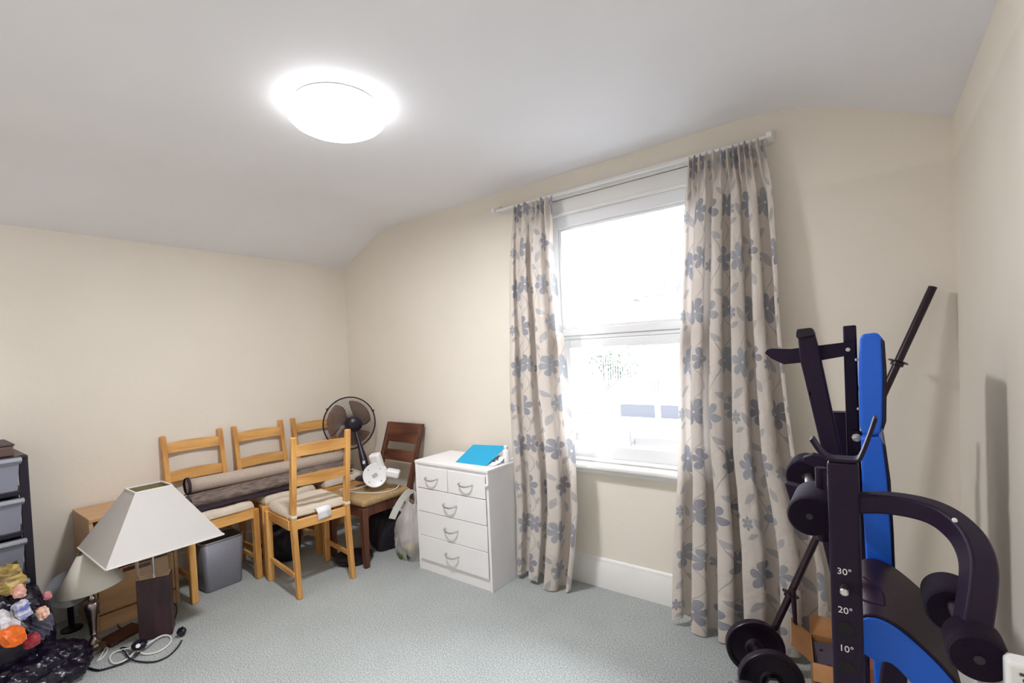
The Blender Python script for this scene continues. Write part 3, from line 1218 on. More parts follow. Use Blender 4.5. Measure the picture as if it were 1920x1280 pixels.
MB().tube(spline(pts, 8), .0036, 8).obj('power_cable', CABLEW, dl)

# ================================================================== CARRIER BAG BESIDE THE CHEST


def blob(center, radii, seed, amp=.15, freq=2.0, ridge=.0, n=48, flat=True, squash=1.0, fr2=6.0, power=1.0):
    """closed crumpled bag shape standing on z=center.z"""
    vs, fs = [], []
    m_ = n//2
    for i in range(m_+1):
        th = PI*i/m_
        for j in range(n):
            ph = 2*PI*j/n
            d = Vector((math.sin(th)*math.cos(ph), math.sin(th)*math.sin(ph), math.cos(th)))
            s = 1 + amp*noise.noise(d*freq + Vector((seed, seed*2, 0)))
            if ridge:
                s += ridge*(1-2*abs(noise.noise(Vector((d.x*fr2, d.y*fr2, d.z*fr2*.45)) + Vector((seed*3, 0, seed)))))
                s += ridge*.5*(1-2*abs(noise.noise(Vector((d.x*fr2*2.3, d.y*fr2*2.3, d.z*fr2)) + Vector((0, seed, seed)))))
            z = d.z*s
            if flat:
                z = max(z, -.72)+.72
            vs.append((center[0]+radii[0]*d.x*s, center[1]+radii[1]*d.y*s, center[2]+radii[2]*z))
    for i in range(m_):
        for j in range(n):
            j2 = (j+1) % n
            fs.append((i*n+j, (i+1)*n+j, (i+1)*n+j2, i*n+j2))
    return MB().add(vs, fs)


cbp = Vector((-2.665, 2.36, 0))
cb = thing('carrier_bag', 'white translucent carrier bag standing between the dark chair and the chest', 'bag', cbp)
BAGM = mat('thin_white_plastic', (.70, .67, .66), .32, bump=.6, bscale=30, alpha=.50)
vs, fs = [], []
n, m = 60, 22
for i in range(m+1):
    q = i/m
    z = .004 + .40*q
    rr = (.098 + .045*math.sin(PI*min(1, q*1.25+.05)))*(1 if q < .75 else 1-.62*(q-.75)/.25)
    for j in range(n):
        an = 2*PI*j/n
        w = 1+.12*noise.noise(Vector((math.cos(an)*2, math.sin(an)*2, q*3.5))) + .09*(1-2*abs(noise.noise(Vector((math.cos(an)*5, math.sin(an)*5, q*3)))))
        vs.append((rr*w*math.cos(an)*.98, rr*w*math.sin(an)*.80, z + .012*math.sin(an*3)*q))
for i in range(m):
    for j in range(n):
        j2 = (j+1) % n
        fs.append((i*n+j, i*n+j2, (i+1)*n+j2, (i+1)*n+j))
fs.append(tuple(reversed(range(n))))
MB().add(vs, fs).obj('bag_body', BAGM, cb, smooth=50)
BAGS = mat('white_bag_handle', (.80, .79, .76), .4, bump=.3, bscale=40)
for pts, w in (([(-.05, .0, .385), (-.02, -.01, .45), (.03, -.01, .49), (.06, -.01, .47), (.055, -.01, .39)], .026),
               ([(.05, -.04, .50), (.02, -.055, .48), (-.03, -.075, .42), (-.07, -.095, .35), (-.10, -.105, .29)], .050),
               ([(.0, .04, .385), (.05, .04, .44), (.09, .035, .43), (.095, .03, .37)], .022)):
    MB().tube(spline(pts, 8), 0, square=(w, .003), side=(1, 1, 0)).obj('bag_handle', BAGS, cb, smooth=60)
goods = [((-2.70, 2.29, .01), (.040, .040, .034), (.10, .115, .02), 'dark green'), ((-2.625, 2.30, .012), (.040, .036, .032), (.045, .05, .03), 'dark'),
         ((-2.665, 2.33, .055), (.036, .036, .030), (.60, .42, .03), 'yellow'), ((-2.655, 2.375, .012), (.045, .04, .036), (.16, .17, .05), 'olive'),
         ((-2.715, 2.36, .06), (.036, .04, .03), (.13, .10, .06), 'brown'), ((-2.61, 2.355, .06), (.036, .036, .03), (.07, .05, .10), 'purple')]
for i, (c, r, colr, nm) in enumerate(goods):
    g = blob(c, r, i+20, .2, 1.6, n=20).obj('packet', mat('packet_'+nm.replace(' ', '_'), colr, .4), smooth=60)
    tag(g, '%s packet seen through the bottom of the white carrier bag' % nm, 'packet', 'packets in the carrier bag')

# dark bags stowed under the corner chairs
o = blob((-3.0, 2.39, 0), (.14, .14, .17), 4, .18, 1.6, .05, n=64).obj('holdall', mat('black_nylon', (.014, .010, .018), .6, bump=.3, bscale=60), smooth=60)
tag(o, 'black soft bag stowed under the dark wooden chair', 'bag')
o = blob((-3.50, 1.81, 0), (.13, .13, .15), 9, .2, 1.8, .05, n=64).obj('holdall', MATS['black_nylon'], smooth=60)
tag(o, 'black soft bag on the floor below the middle pine chair', 'bag')
tr = thing('tray', 'shallow black tray on the carpet behind the front pine chair', 'tray', (-3.0, 2.075, .002))
MB().lathe([(.0, .004), (.115, .004), (.138, .028), (.143, .030), (.139, .024), (.12, 0), (.0, 0)], 40, close=True).obj('dish', BLKP, tr, smooth=50)

# ================================================================== WASTE BIN
wb_ = thing('waste_bin', 'grey mesh waste bin under the nearest pine chair of the row', 'bin', (-3.455, 1.352, 0))


def rrect(hx, hy, r, z, n=6):
    out = []
    for cx, cy, a0 in ((hx-r, hy-r, 0), (-hx+r, hy-r, PI/2), (-hx+r, -hy+r, PI), (hx-r, -hy+r, 1.5*PI)):
        for k in range(n+1):
            an = a0 + PI/2*k/n
            out.append((cx+r*math.cos(an), cy+r*math.sin(an), z))
    return out


def loft(rings, capb=True, capt=False):
    vs, fs = [], []
    n = len(rings[0])
    for r in rings:
        vs += r
    for i in range(len(rings)-1):
        for k in range(n):
            k2 = (k+1) % n
            fs.append((i*n+k, i*n+k2, (i+1)*n+k2, (i+1)*n+k))
    if capb:
        fs.append(tuple(reversed(range(n))))
    if capt:
        fs.append(tuple(range((len(rings)-1)*n, len(rings)*n)))
    return MB().add(vs, fs)


loft([rrect(.078, .112, .03, .004), rrect(.079, .113, .03, .012), rrect(.092, .130, .03, .318)]).obj('bin_body', BINM, wb_, smooth=40, solid=.003)
ring = [Vector(p) for p in rrect(.094, .132, .032, .320)]
MB().tube(ring+[ring[0]], .0045, 8, cap=False).obj('bin_rim', STEEL, wb_)

# ================================================================== OAK BEDSIDE CABINET
cab = thing('bedside_cabinet', 'oak veneer bedside cabinet with two drawers behind the lamps', 'cabinet', (-3.765, .685, 0))
D_, W_, Z_ = .356, .413, .640
a = MB()
a.box((0, 0, .0), (D_, .018, Z_-.02)).box((0, W_-.018, 0), (D_, W_, Z_-.02))
a.box((0, .018, .02), (.008, W_-.018, Z_-.02)).box((0, .018, .09), (D_-.02, W_-.018, .105))
a.box((D_-.03, .018, 0), (D_-.012, W_-.018, .085))
a.obj('carcass', OAK, cab, bevel=.0015)
MB().box((0, 0, Z_-.02), (D_+.004, W_, Z_)).obj('top_panel', OAK, cab, bevel=.002)
for z0, z1, ajar in ((.105, .325, 0), (.340, .555, .012)):
    d = MB().box((D_-.018+ajar, .022, z0), (D_+.002+ajar, W_-.022, z1)).obj('drawer', OAK, cab, bevel=.002)
    MB().box((D_+.0015+ajar, W_/2-.07, z1-.028), (D_+.0035+ajar, W_/2+.07, z1-.006)).obj('finger_slot', DARKZ, d)
MB().box((D_-.10, .018, .562), (D_-.015, W_-.018, .612)).obj('gap_shade_block', mat('painted_gap_shade', (.10, .05, .03), .7), cab)  # solid block filling the gap, its shade put into the dark colour

# ================================================================== BIG TABLE LAMP WITH SQUARE SHADE
lamp = thing('table_lamp', 'table lamp with large ivory pyramid shade on a dark wooden block', 'lamp', (-3.114, .888, 0), math.radians(64))
MB().box((-.075, -.050, .004), (.075, .050, .328)).obj('wood_block', WENGE, lamp, bevel=.003)
MB().box((-.068, -.044, 0), (.068, .044, .004)).obj('felt_pad', BLKP, lamp)
MB().box((-.073, -.048, .3285), (.073, .048, .468)).obj('clear_block', ACRYL, lamp, bevel=.002)
MB().lathe([(.006, .3290), (.006, .4675)], 12).obj('threaded_rod', STEEL, lamp)
MB().lathe([(.016, .469), (.016, .50), (.020, .505), (.020, .56), (.012, .57)], 20).obj('bulb_holder', WPLAS, lamp)
sh = bpy.data.objects.new('lamp_shade', None)
sb, st_, s0, s1 = .253, .081, .517, .813
kx, ky = 1.0, 1.04
me_rings = []
for z, s in ((s0, sb), (s1, st_)):
    me_rings.append([(-s*kx, -s*ky, z), (s*kx, -s*ky, z), (s*kx, s*ky, z), (-s*kx, s*ky, z)])
lo, up_ = me_rings
shade = MB().add(lo+up_, [(0, 1, 5, 4), (1, 2, 6, 5), (2, 3, 7, 6), (3, 0, 4, 7)]).obj('lamp_shade', SHADE, lamp, smooth=0, solid=.002)
shade.rotation_euler = (0, 0, -math.radians(64))
inn = MB().add([(x*.985, y*.985, z) for x, y, z in lo]+[(x*.96, y*.96, z) for x, y, z in up_],
               [(0, 4, 5, 1), (1, 5, 6, 2), (2, 6, 7, 3), (3, 7, 4, 0)]).obj('gilt_lining', GOLD, shade, smooth=0)
TRIM = mat('ivory_shade_trim', (.72, .70, .68), .6)
a = MB()
for rr, zz in ((lo, s0), (up_, s1)):
    for k in range(4):
        a.beam(rr[k], rr[(k+1) % 4], .006, .008, side=(0, 0, 1))
a.obj('shade_trim', TRIM, shade)
a = MB()
for k in range(4):
    a.tube([Vector(up_[k])*.97 + Vector((0, 0, -.0)), (0, 0, .60)], .0015, 6)
a.obj('shade_carrier', STEEL, shade)

# ================================================================== PEWTER LAMP WITH CONE SHADE
pb = Vector((-3.235, .640, 0))
pw = thing('table_lamp', 'smaller table lamp with cream cone shade on a turned pewter stem', 'lamp', pb)
MB().lathe([(.058, 0), (.060, .008), (.052, .016), (.030, .022), (.026, .034), (.032, .042), (.022, .052), (.013, .066), (.012, .078), (.017, .086),
            (.014, .092), (.020, .15), (.031, .215), (.036, .240), (.030, .256), (.016, .266), (.019, .272), (.015, .280), (.012, .300), (.012, .345)], 32).obj('turned_stem', PEWTER, pw, smooth=50)
cone = MB().lathe([(.143, -.080), (.030, .103)], 64, close=True).obj('lamp_shade', SHADE2, pw, smooth=60, solid=.002)
cone.location = (-.022, .002, .408)
cone.rotation_euler = (math.radians(5), math.radians(-3), 0)
MB().lathe([(.0145, .345), (.016, .35), (.016, .42), (.010, .43)], 16).obj('bulb_holder', BLKP, pw)
MB().lathe([(.034, .101), (.034, .106), (.028, .106), (.028, .101)], 32, close=True).obj('shade_ring', PEWTER, cone)

# round grey dish lamp in the corner behind
dd = thing('spot_lamp', 'small lamp with a round smoky grey dish on a black stem', 'lamp', (-3.60, .62, 0))
DM = Matrix.Translation((0, 0, .235)) @ Vector((.93, -.22, .30)).normalized().to_track_quat('Z', 'Y').to_matrix().to_4x4()
MB().lathe([(.030, -.03), (.055, -.012), (.088, .004), (.098, .010), (.099, .013), (.094, .010), (.055, -.006), (.028, -.024)], 48, M=DM, close=True).obj('dish', GREYD, dd, smooth=60)
MB().lathe([(.001, -.04), (.034, -.036), (.040, -.01), (.034, .012), (.001, .016)], 32, M=DM).obj('lamp_core', BLKP, dd, smooth=60)
MB().tube([(0, 0, .01), (-.005, 0, .12), (-.01, .004, .215)], .014, 12).obj('stem', BLKP, dd)
MB().lathe([(.05, 0), (.05, .01), (.03, .018), (.001, .02)], 32).obj('round_base', BLKP, dd)
o = MB().cbox((-3.265, .765, .009), (.12, .19, .018), (0, 0, .35)).obj('brown_shade_slab', mat('brown_with_shade', (.075, .028, .02), .45, var=.2, vscale=20), bevel=.003)  # slab whose dark colour holds both the brown and the shade between the lamps
tag(o, 'flat dark slab standing in for brown and shade between the two lamp bases', 'board')

# ---------------- cables
K = lambda x, y, z=.006: on(x, y, 2, z)
wc = thing('white_cable', 'white flex coiled in loose loops in front of the dark block lamp', 'cable', K(265, 1215, 0))


def rel(root, pts):
    o = root.location
    return [Vector(p)-o for p in pts]


loop1 = [K(275, 1208, .03), K(300, 1193, .016), K(316, 1191, .01), K(321, 1200), K(312, 1212), K(295, 1222), K(275, 1226), K(262, 1222, .012), K(250, 1215, .02), K(232, 1217, .014), K(214, 1223),
         K(206, 1232), K(210, 1242), K(222, 1243), K(240, 1234), K(250, 1224, .01), K(262, 1212, .02), K(263, 1200, .035)]
MB().tube(spline(rel(wc, loop1), 8), .0042, 8).obj('flex', CABLEW, wc, smooth=60)
loop2 = [K(186, 1238), K(196, 1228), K(201, 1219, .01), K(199, 1214), K(190, 1228), K(182, 1240)]
MB().tube(spline(rel(wc, loop2), 8), .0040, 8).obj('flex', CABLEW, wc, smooth=60)
bc_ = thing('black_cable', 'black lamp flex trailing over the carpet to a black plug', 'cable', K(343, 1190, 0))
l3 = [K(166, 1252), K(185, 1256), K(210, 1250), K(232, 1242, .010), K(250, 1232, .014), K(262, 1222, .016)]
MB().tube(spline(rel(bc_, l3), 8), .0048, 8).obj('flex', BLKP, bc_)
l4 = [K(262, 1218, .02), K(238, 1214, .012), K(226, 1215, .012), K(234, 1222, .012), K(243, 1234, .012), K(262, 1240), K(290, 1240), K(315, 1230), K(332, 1214), K(341, 1200, .012)]
MB().tube(spline(rel(bc_, l4), 8), .0038, 8).obj('flex', BLKP, bc_)
l5 = [K(262, 1180), K(240, 1181), K(224, 1176), K(222, 1168), K(232, 1162), K(250, 1157)]
MB().tube(spline(rel(bc_, l5), 8), .0042, 8).obj('flex', BLKP, bc_)
l6 = [K(328, 1160), K(331, 1148), K(330, 1135), K(322, 1128)]
MB().tube(spline(rel(bc_, l6), 8), .0038, 8).obj('flex', BLKP, bc_)
pg = MB().lathe([(.004, 0), (.019, .004), (.024, .012), (.024, .030), (.018, .036), (.004, .037)], 6, M=Matrix.Translation((0, 0, .002)) @ Euler((.5, .25, .3)).to_matrix().to_4x4())
pg = pg.obj('plug', BLKP, bc_, bevel=.003)
pg.location = (0, 0, .006)
sw = thing('inline_switch', 'black inline switch with a white dot among the cables', 'switch', K(262, 1221, 0), .5)
MB().lathe([(.012, .016), (.030, .020), (.036, .030), (.036, .042), (.028, .052), (.012, .055)], 8).obj('switch_body', BLKP, sw, bevel=.004)
MB().lathe([(.010, 0), (.010, .003), (.002, .004)], 20, M=Matrix.Translation((.020, -.026, .046)) @ Vector((.5, -.6, .6)).to_track_quat('Z', 'Y').to_matrix().to_4x4()).obj('white_button', CABLEW, sw)

# ================================================================== STORAGE TOWER
tw = thing('storage_tower', 'black plastic storage tower with grey translucent drawers by the left wall', 'storage drawers', (-3.755, .055, 0))
TD, TW, TH_ = .365, .405, 1.045
a = MB()
for y in (0, TW-.035):
    a.box((TD-.03, y, .02), (TD, y+.035, TH_))
    a.box((0, y, .02), (.03, y+.035, TH_))
    for z in np.arange(.03, 1.04, .2045):
        a.box((.03, y, z), (TD-.03, y+.02, z+.02))
a.box((0, 0, TH_-.02), (TD+.004, TW, TH_))
for z in np.arange(.03, 1.0, .2045):
    a.box((.02, .03, z), (TD-.002, TW-.03, z+.025))
a.obj('tower_frame', BLKP, tw, bevel=.003)
for k in range(5):
    z = .030+.2045*k+.027
    vs = []
    h = .160
    fr_lo, fr_hi = TD+.004, TD+.010
    y0, y1, iy = .034, TW-.034, .012
    d = loft([[(.04, y0+iy, z), (fr_lo-.01, y0+iy, z), (fr_lo-.01, y1-iy, z), (.04, y1-iy, z)],
              [(.035, y0, z+h), (fr_hi, y0, z+h), (fr_hi, y1, z+h), (.035, y1, z+h)]]).obj('drawer', DRAW, tw, smooth=0, solid=.003)
    MB().prism([(TD+.006, z+h-.028), (TD+.034, z+h-.012), (TD+.034, z+h+.004), (TD+.004, z+h+.006)], y0-.008, y1+.008, axis=1).obj('drawer_lip', mat('pale_drawer_lip', (.32, .33, .38), .35), d, bevel=.003)
for sx in (.04, TD-.03):
    for y in (.03, TW-.03):
        MB().lathe([(.016, 0), (.018, .012), (.012, .02)], 12, M=Matrix.Translation((sx, y, 0))).obj('castor', BLKP, tw)
bx = thing('storage_box', 'low brown box with dark trim on top of the storage tower', 'box', (-3.755, .06, 1.045))
MB().box((.02, .03, 0), (.33, .355, .052)).obj('box_body', mat('brown_leatherette', (.12, .07, .06), .5), bx, bevel=.006)
MB().box((.015, .025, .052), (.335, .360, .062)).obj('box_lid', mat('dark_leatherette', (.06, .03, .04), .5), bx, bevel=.004)

# ================================================================== BIN BAGS AND PACKETS


def sheet(name, pts4, material, label, cat, seed, n=16, amp=.012, group=None, solid=.002):
    """crumpled sheet through four corners"""
    p = [Vector(q) for q in pts4]
    vs, fs = [], []
    nm = (p[1]-p[0]).cross(p[3]-p[0]).normalized()
    for i in range(n+1):
        for j in range(n+1):
            u, v = i/n, j/n
            q = p[0]*(1-u)*(1-v)+p[1]*u*(1-v)+p[2]*u*v+p[3]*(1-u)*v
            q = q + nm*(amp*noise.noise(Vector((u*4, v*4, seed)))*2 + amp*.7*(1-2*abs(noise.noise(Vector((u*7, v*2, seed+3)))))
                        + .10*(p[2]-p[0]).length*math.sin(PI*u)*math.sin(PI*v))
            vs.append(q)
    for i in range(n):
        for j in range(n):
            q = i*(n+1)+j
            fs.append((q, q+n+1, q+n+2, q+1))
    o = MB().add(vs, fs).obj(name, material, smooth=50, solid=solid)
    return tag(o, label, cat, group) if label else o


g1 = blob((-3.085, .365, 0), (.17, .205, .105), 3, .20, 1.7, .10, n=140, fr2=4.2)
g1 = g1.obj('bin_bag', BLKBAG, smooth=50)
tag(g1, 'black glossy bin bag slumped in front at the bottom left corner', 'bag')
g2 = blob((-3.18, .20, 0), (.155, .26, .285), 8, .20, 1.7, .08, n=130, fr2=4.0)
g2 = g2.obj('bin_bag', BLKBAG, smooth=50)
tag(g2, 'black bin bag full of packaging behind the slumped one', 'bag')
g3 = blob((-3.295, .42, .0), (.055, .075, .215), 15, .2, 2.0, .12, n=90).obj('bin_bag', mat('thin_dark_plastic', (.055, .04, .055), .25, alpha=.75, bump=.4, bscale=30), smooth=50)
tag(g3, 'thin smoky plastic bag bulging between the storage tower and the grey dish lamp', 'bag')


STRIPE = {'white': (.10, .14, .40), 'pale': (.70, .25, .12), 'greyish': (.62, .60, .62), 'gold': (.12, .07, .04)}


def packet(px, py, x, size, colr, nm, label, seed, rot=(0, 0, 0)):
    c = on(px, py, 0, x)
    n = 6
    rp = random.Random(seed*13)
    vs, fs = [], []
    jit = [[(rp.uniform(-.10, .10), rp.uniform(-.10, .10), rp.uniform(-.5, .5)) for _ in range(n+1)] for _ in range(n+1)]
    for s_ in (1, -1):
        for i in range(n+1):
            for j in range(n+1):
                u, v = i/n*2-1, j/n*2-1
                e = max(0, (1-u*u)*(1-v*v))**.5
                ju, jv, jz = jit[i][j]
                z = s_*e*size[2]*.5 + jz*size[0]*.16 + size[0]*.10*math.sin(u*2+v*1.5+seed)
                rn = 1-.16*(u*u*v*v)
                vs.append(((u+ju)*size[0]/2*rn, (v+jv)*size[1]/2*rn, z))
    m_ = (n+1)**2
    for i in range(n):
        for j in range(n):
            q = i*(n+1)+j
            fs.append((q, q+n+1, q+n+2, q+1))
            fs.append((q+m_, q+1+m_, q+n+2+m_, q+n+1+m_))
    M = Matrix.Translation(c) @ Euler(rot).to_matrix().to_4x4()
    o = MB().add([M @ Vector(v) for v in vs], fs).obj('packet', mat('wrapper_'+nm, colr, .4, bump=.15, bscale=60, col2=STRIPE.get(nm), var=.15, vscale=16, stretch=(1, 1, 5) if nm in STRIPE else None), smooth=12)
    return tag(o, label, 'packet')


FLAP = mat('thin_grey_liner', (.07, .07, .11), .22, spec=.8, bump=.6, bscale=60, stretch=(1, 1, 6))
fa, fb, fc_, fd_ = on(20, 1158, 0, -3.10), on(70, 1203, 0, -3.00), on(112, 1182, 0, -3.06), on(98, 1150, 0, -3.12)
vs, fs = [], []
nn = 40
for i in range(nn+1):
    for j in range(nn+1):
        u, v = i/nn, j/nn
        tip = fb*(1-v)+fd_*v
        far_ = fc_ + (tip-fc_)*.35 if .2 < v < .8 else tip
        q = fa*(1-u) + (fb*(1-v)**2 + fc_*2*v*(1-v) + fd_*v*v)*u
        q = q + Vector((.5, -.2, .9))*(.012*math.sin(v*34)*u**.7 + .006*noise.noise(Vector((u*5, v*9, 1))) + .015*math.sin(PI*u))
        vs.append(q)
for i in range(nn):
    for j in range(nn):
        q = i*(nn+1)+j
        fs.append((q, q+nn+1, q+nn+2, q+1))
MB().add(vs, fs).obj('bag_flap', FLAP, g2, smooth=60, solid=.0015)

packet(12, 1088, -3.13, (.15, .12, .07), (.55, .40, .10), 'gold', 'yellow gold packet at the left edge on top of the bags', 1, (.4, .9, .2))
packet(34, 1108, -3.075, (.07, .05, .03), (.62, .33, .26), 'salmon', 'small salmon pink wrapper lying on the black bag', 2, (.2, .8, .3))
packet(42, 1143, -3.03, (.085, .06, .03), (.66, .62, .66), 'white', 'white wrapper with blue stripes lying on the black bags', 3, (.1, .9, .3))
packet(80, 1148, -3.045, (.06, .045, .025), (.72, .74, .68), 'pale', 'small orange and white wrapper at the right of the blue striped one', 4, (.3, .7, .1))
packet(14, 1166, -3.02, (.12, .07, .035), (.52, .45, .47), 'greyish', 'greyish printed wrapper at the left edge above the orange one', 5, (.1, .9, .1))
packet(24, 1192, -2.96, (.095, .075, .04), (.70, .13, .01), 'orange', 'bright orange packet between the bin bags', 6, (.3, .9, .5))
packet(58, 1200, -2.985, (.07, .06, .03), (.22, .02, .03), 'red', 'dark red packet beside the orange one', 7, (.3, .8, .2))
packet(88, 1116, -3.17, (.04, .035, .02), (.55, .20, .22), 'pink', 'tiny pink wrapper touching the grey dish lamp', 8, (.2, .8, .2))

# ================================================================== WEIGHT BENCH
wbn = thing('weight_bench', 'black steel weight bench folded upright with blue sided pads', 'weight bench', (0, 0, 0))
Y1, Y2, YM = 1.30, 2.12, 1.87
X1, X2 = -.049, -.088
TOP = 1.186


def upright(x, y, name, detail):
    a = MB().box((x-.029, y-.028, .05), (x+.027, y+.028, TOP-.004))
    o = a.obj(name, BLKM, wbn, bevel=.006, segs=3)
    f = MB().box((x-.12, y-.025, .0), (x+.22, y+.025, .05)).obj('foot_bar', BLKM, wbn, bevel=.005)
    # U-shaped bar rest
    pts = spline([(x-.058, y, TOP+.042), (x-.040, y, TOP+.012), (x-.024, y, TOP), (x, y, TOP-.001), (x+.024, y, TOP+.001), (x+.033, y, TOP+.014), (x+.048, y-.0, TOP+.060), (x+.058, y, TOP+.095)], 6)
    MB().tube(pts, 0, square=(.052, .007), side=(0, 1, 0)).obj('bar_rest', BLKM, wbn, bevel=.002)
    return o


p1 = upright(X1, Y1, 'front_upright', True)
upright(X2, Y2, 'rear_upright', False)
FR = Y1-.0285
tz = {s: on(1577, py, 1, FR).z for s, py in (('30°', 1071), ('20°', 1143), ('10°', 1214))}
for s, z in tz.items():
    arr_text(s, .0195, (X1-.003, FR-.0006, z), (PI/2, 0, 0), 'angle_marking', p1, INK)
HOLE = mat('hole_black', (.004, .003, .005), .7)
for py, r in ((1105, .013), (1176, .015), (1248, .014), (942, .0035)):
    q = on(1577, py, 1, FR)
    MB().lathe([(r, 0), (r, .0015), (.0005, .0015)], 24, M=Matrix.Translation((X1-.003, FR+.0005, q.z)) @ Euler((PI/2, 0, 0)).to_matrix().to_4x4()).obj('adjustment_hole', HOLE, p1)
q = on(1577, 1100, 1, FR)
MB().tube([(X1-.003, FR+.02, q.z), (X1-.003, FR-.028, q.z)], .008, 16).obj('locking_pin', STEEL, wbn, bevel=.003)
pz = q.z
MB().tube(spline([(X1, FR-.020, pz-.002), (X1+.035, FR-.022, pz-.010), (X1+.060, FR-.02, pz-.012), (X1+.064, FR-.02, pz-.006), (X1+.060, FR-.015, pz+.016), (X1+.045, FR-.01, pz+.026), (X1+.03, FR-.0, pz+.032)], 6), .0022, 8).obj('pin_handle', BLKM, wbn)


def slab(name, pts, y0, y1, m_, bevel=.004, par=None, segs=2):
    """a flat or thick part whose side outline is read on the plane y=y0"""
    poly = [(on(x, y, 1, y0).x, on(x, y, 1, y0).z) for x, y in pts]
    return MB().prism(poly, y0, y1, axis=1).obj(name, m_, par or wbn, bevel=bevel, segs=segs)


# upright-folded seat beam with two pads on its far side
slab('seat_beam', [(1580, 611), (1605, 609), (1613, 850), (1625, 1060), (1632, 1290), (1606, 1290), (1596, 1060), (1588, 850)], YM-.022, YM+.022, BLKM)
slab('backrest_pad', [(1611, 634), (1618, 626), (1645, 623), (1655, 634), (1658, 700), (1657, 790), (1652, 812), (1640, 817), (1617, 815), (1612, 800), (1609, 700)], 1.755, 2.005, BLUE, bevel=.008, segs=4)
slab('seat_pad', [(1614, 824), (1620, 819), (1650, 819), (1657, 832), (1665, 900), (1672, 1000), (1676, 1100), (1680, 1290), (1640, 1290), (1634, 1180), (1624, 1060), (1617, 940)], 1.755, 2.005, BLUE, bevel=.008, segs=4)


def cover(name, pts, y0, y1):
    return slab(name, pts, y0, y1, VINYL, bevel=.004, segs=3)


cover('vinyl_cover', [(1653, 634), (1659, 640), (1663, 700), (1662, 790), (1655, 812), (1655, 790), (1657, 700)], 1.752, 2.008)
cover('vinyl_cover', [(1655, 830), (1661, 836), (1670, 900), (1676, 1000), (1680, 1100), (1684, 1290), (1680, 1290), (1676, 1100), (1672, 1000), (1665, 900)], 1.752, 2.008)
# folded leg and its linkage
slab('folding_leg', [(1495, 628), (1526, 622), (1535, 655), (1577, 852), (1590, 905), (1558, 905), (1536, 826), (1500, 676)], 1.80, 1.838, BLKM)
slab('leg_cap', [(1492, 620), (1494, 617), (1520, 614), (1524, 617), (1528, 626), (1525, 630), (1496, 635), (1492, 632)], 1.795, 1.843, BLKP)
slab('link_plate', [(1434, 662), (1437, 656), (1446, 653), (1482, 654), (1604, 639), (1604, 664), (1536, 676), (1500, 680), (1470, 683), (1446, 672)], 1.839, 1.846, BLKM, bevel=.001)
slab('leg_stop', [(1515, 733), (1520, 733), (1522, 741), (1516, 741)], 1.80, 1.82, BLKM, bevel=.001)
slab('hinge_plate', [(1597, 808), (1617, 808), (1617, 850), (1597, 850)], YM-.030, YM-.024, BLKM, bevel=.001)
for px, py, r, yy in ((1590, 655, .010, YM-.024), (1606, 820, .0125, YM-.031), (1606, 674, .005, 1.85), (1610, 766, .005, 1.85)):
    q = on(px, py, 1, yy)
    MB().lathe([(r, 0), (r, .004), (r*.62, .0045), (r*.62, .010), (.001, .011)], 6 if r < .009 else 8, M=Matrix.Translation(q) @ Euler((PI/2, 0, 0)).to_matrix().to_4x4()).obj('bolt', STEEL, wbn)
# foam rollers on the leg lever
ra = on(1518, 968, 1, 1.36)
RR = .048


def roller(c, length, r, name='foam_roller', d=(0, 1, 0)):
    M = Matrix.Translation(c) @ Vector(d).to_track_quat('Z', 'Y').to_matrix().to_4x4()
    o = MB().lathe([(.006, -.001), (r*.90, -.001), (r, .006), (r, length-.006), (r*.9, length), (.006, length)], 40, M=M).obj(name, FOAM, wbn, smooth=50)
    MB().lathe([(.007, -.003), (.007, .0), (.002, .0)], 14, M=M).obj('end_cap', BLKP, o)
    return o


roller(ra, .165, RR)
rb = on(1508, 894, 1, 1.80)
roller(rb, .13, .054)
MB().tube([ra+Vector((0, .1, 0)), rb+Vector((0, .1, 0))], .012, 14).obj('roller_axle', STEEL, wbn)
slab('lever_beam', [(1505, 858), (1524, 852), (1556, 862), (1556, 885), (1548, 885), (1505, 866)], 1.72, 1.76, BLKM, bevel=.002)
q0, q1 = on(1536, 884, 1, 1.42), on(1536, 950, 1, 1.42)
MB().tube([Vector((q0.x, 1.47, q0.z)), Vector((q0.x, 1.47, q1.z-.1))], .013, 16).obj('lever_post', BLKM, wbn)
MB().prism([(ra.x-.075, ra.z+.022), (ra.x-.02, ra.z+.012), (ra.x-.02, ra.z-.05), (ra.x-.058, ra.z-.05)], 1.56, 1.60, axis=1).obj('weight_peg', BLKM, wbn, bevel=.002)
slab('support_strut', [(1536, 990), (1552, 985), (1575, 1085), (1590, 1290), (1575, 1290), (1562, 1100)], 1.62, 1.65, BLKM, bevel=.003)
# curved arm with square tube, ending in two more foam rollers
arm = [on(1600, 942, 1, Y1), on(1660, 942, 1, Y1-.005), on(1720, 951, 1, Y1-.02), on(1765, 967, 1, Y1-.04), on(1800, 993, 1, Y1-.07),
       on(1822, 1022, 1, Y1-.10), on(1834, 1060, 1, Y1-.13), on(1832, 1110, 1, Y1-.16), on(1822, 1180, 1, Y1-.19), on(1818, 1250, 1, Y1-.20)]
MB().tube(spline(arm, 8), 0, square=(.040, .040), side=(0, 1, 0)).obj('curved_arm', BLKM, wbn, bevel=.005)
q = on(1790, 975, 1, Y1-.085)
MB().lathe([(.004, -.002), (.004, .002), (.001, .003)], 12, M=Matrix.Translation(q) @ Euler((PI/2, 0, 0)).to_matrix().to_4x4()).obj('bolt', WPLAS, wbn)
rc = on(1789, 1148, 1, 1.34)
roller(rc, .10, .047)
rd = on(1836, 1236, 1, 1.045)
roller(rd, .075, .038)
MB().tube([Vector((rc.x, 1.42, rc.z)), Vector((rd.x, 1.08, rd.z))], .012, 12).obj('roller_axle', BLKM, wbn)
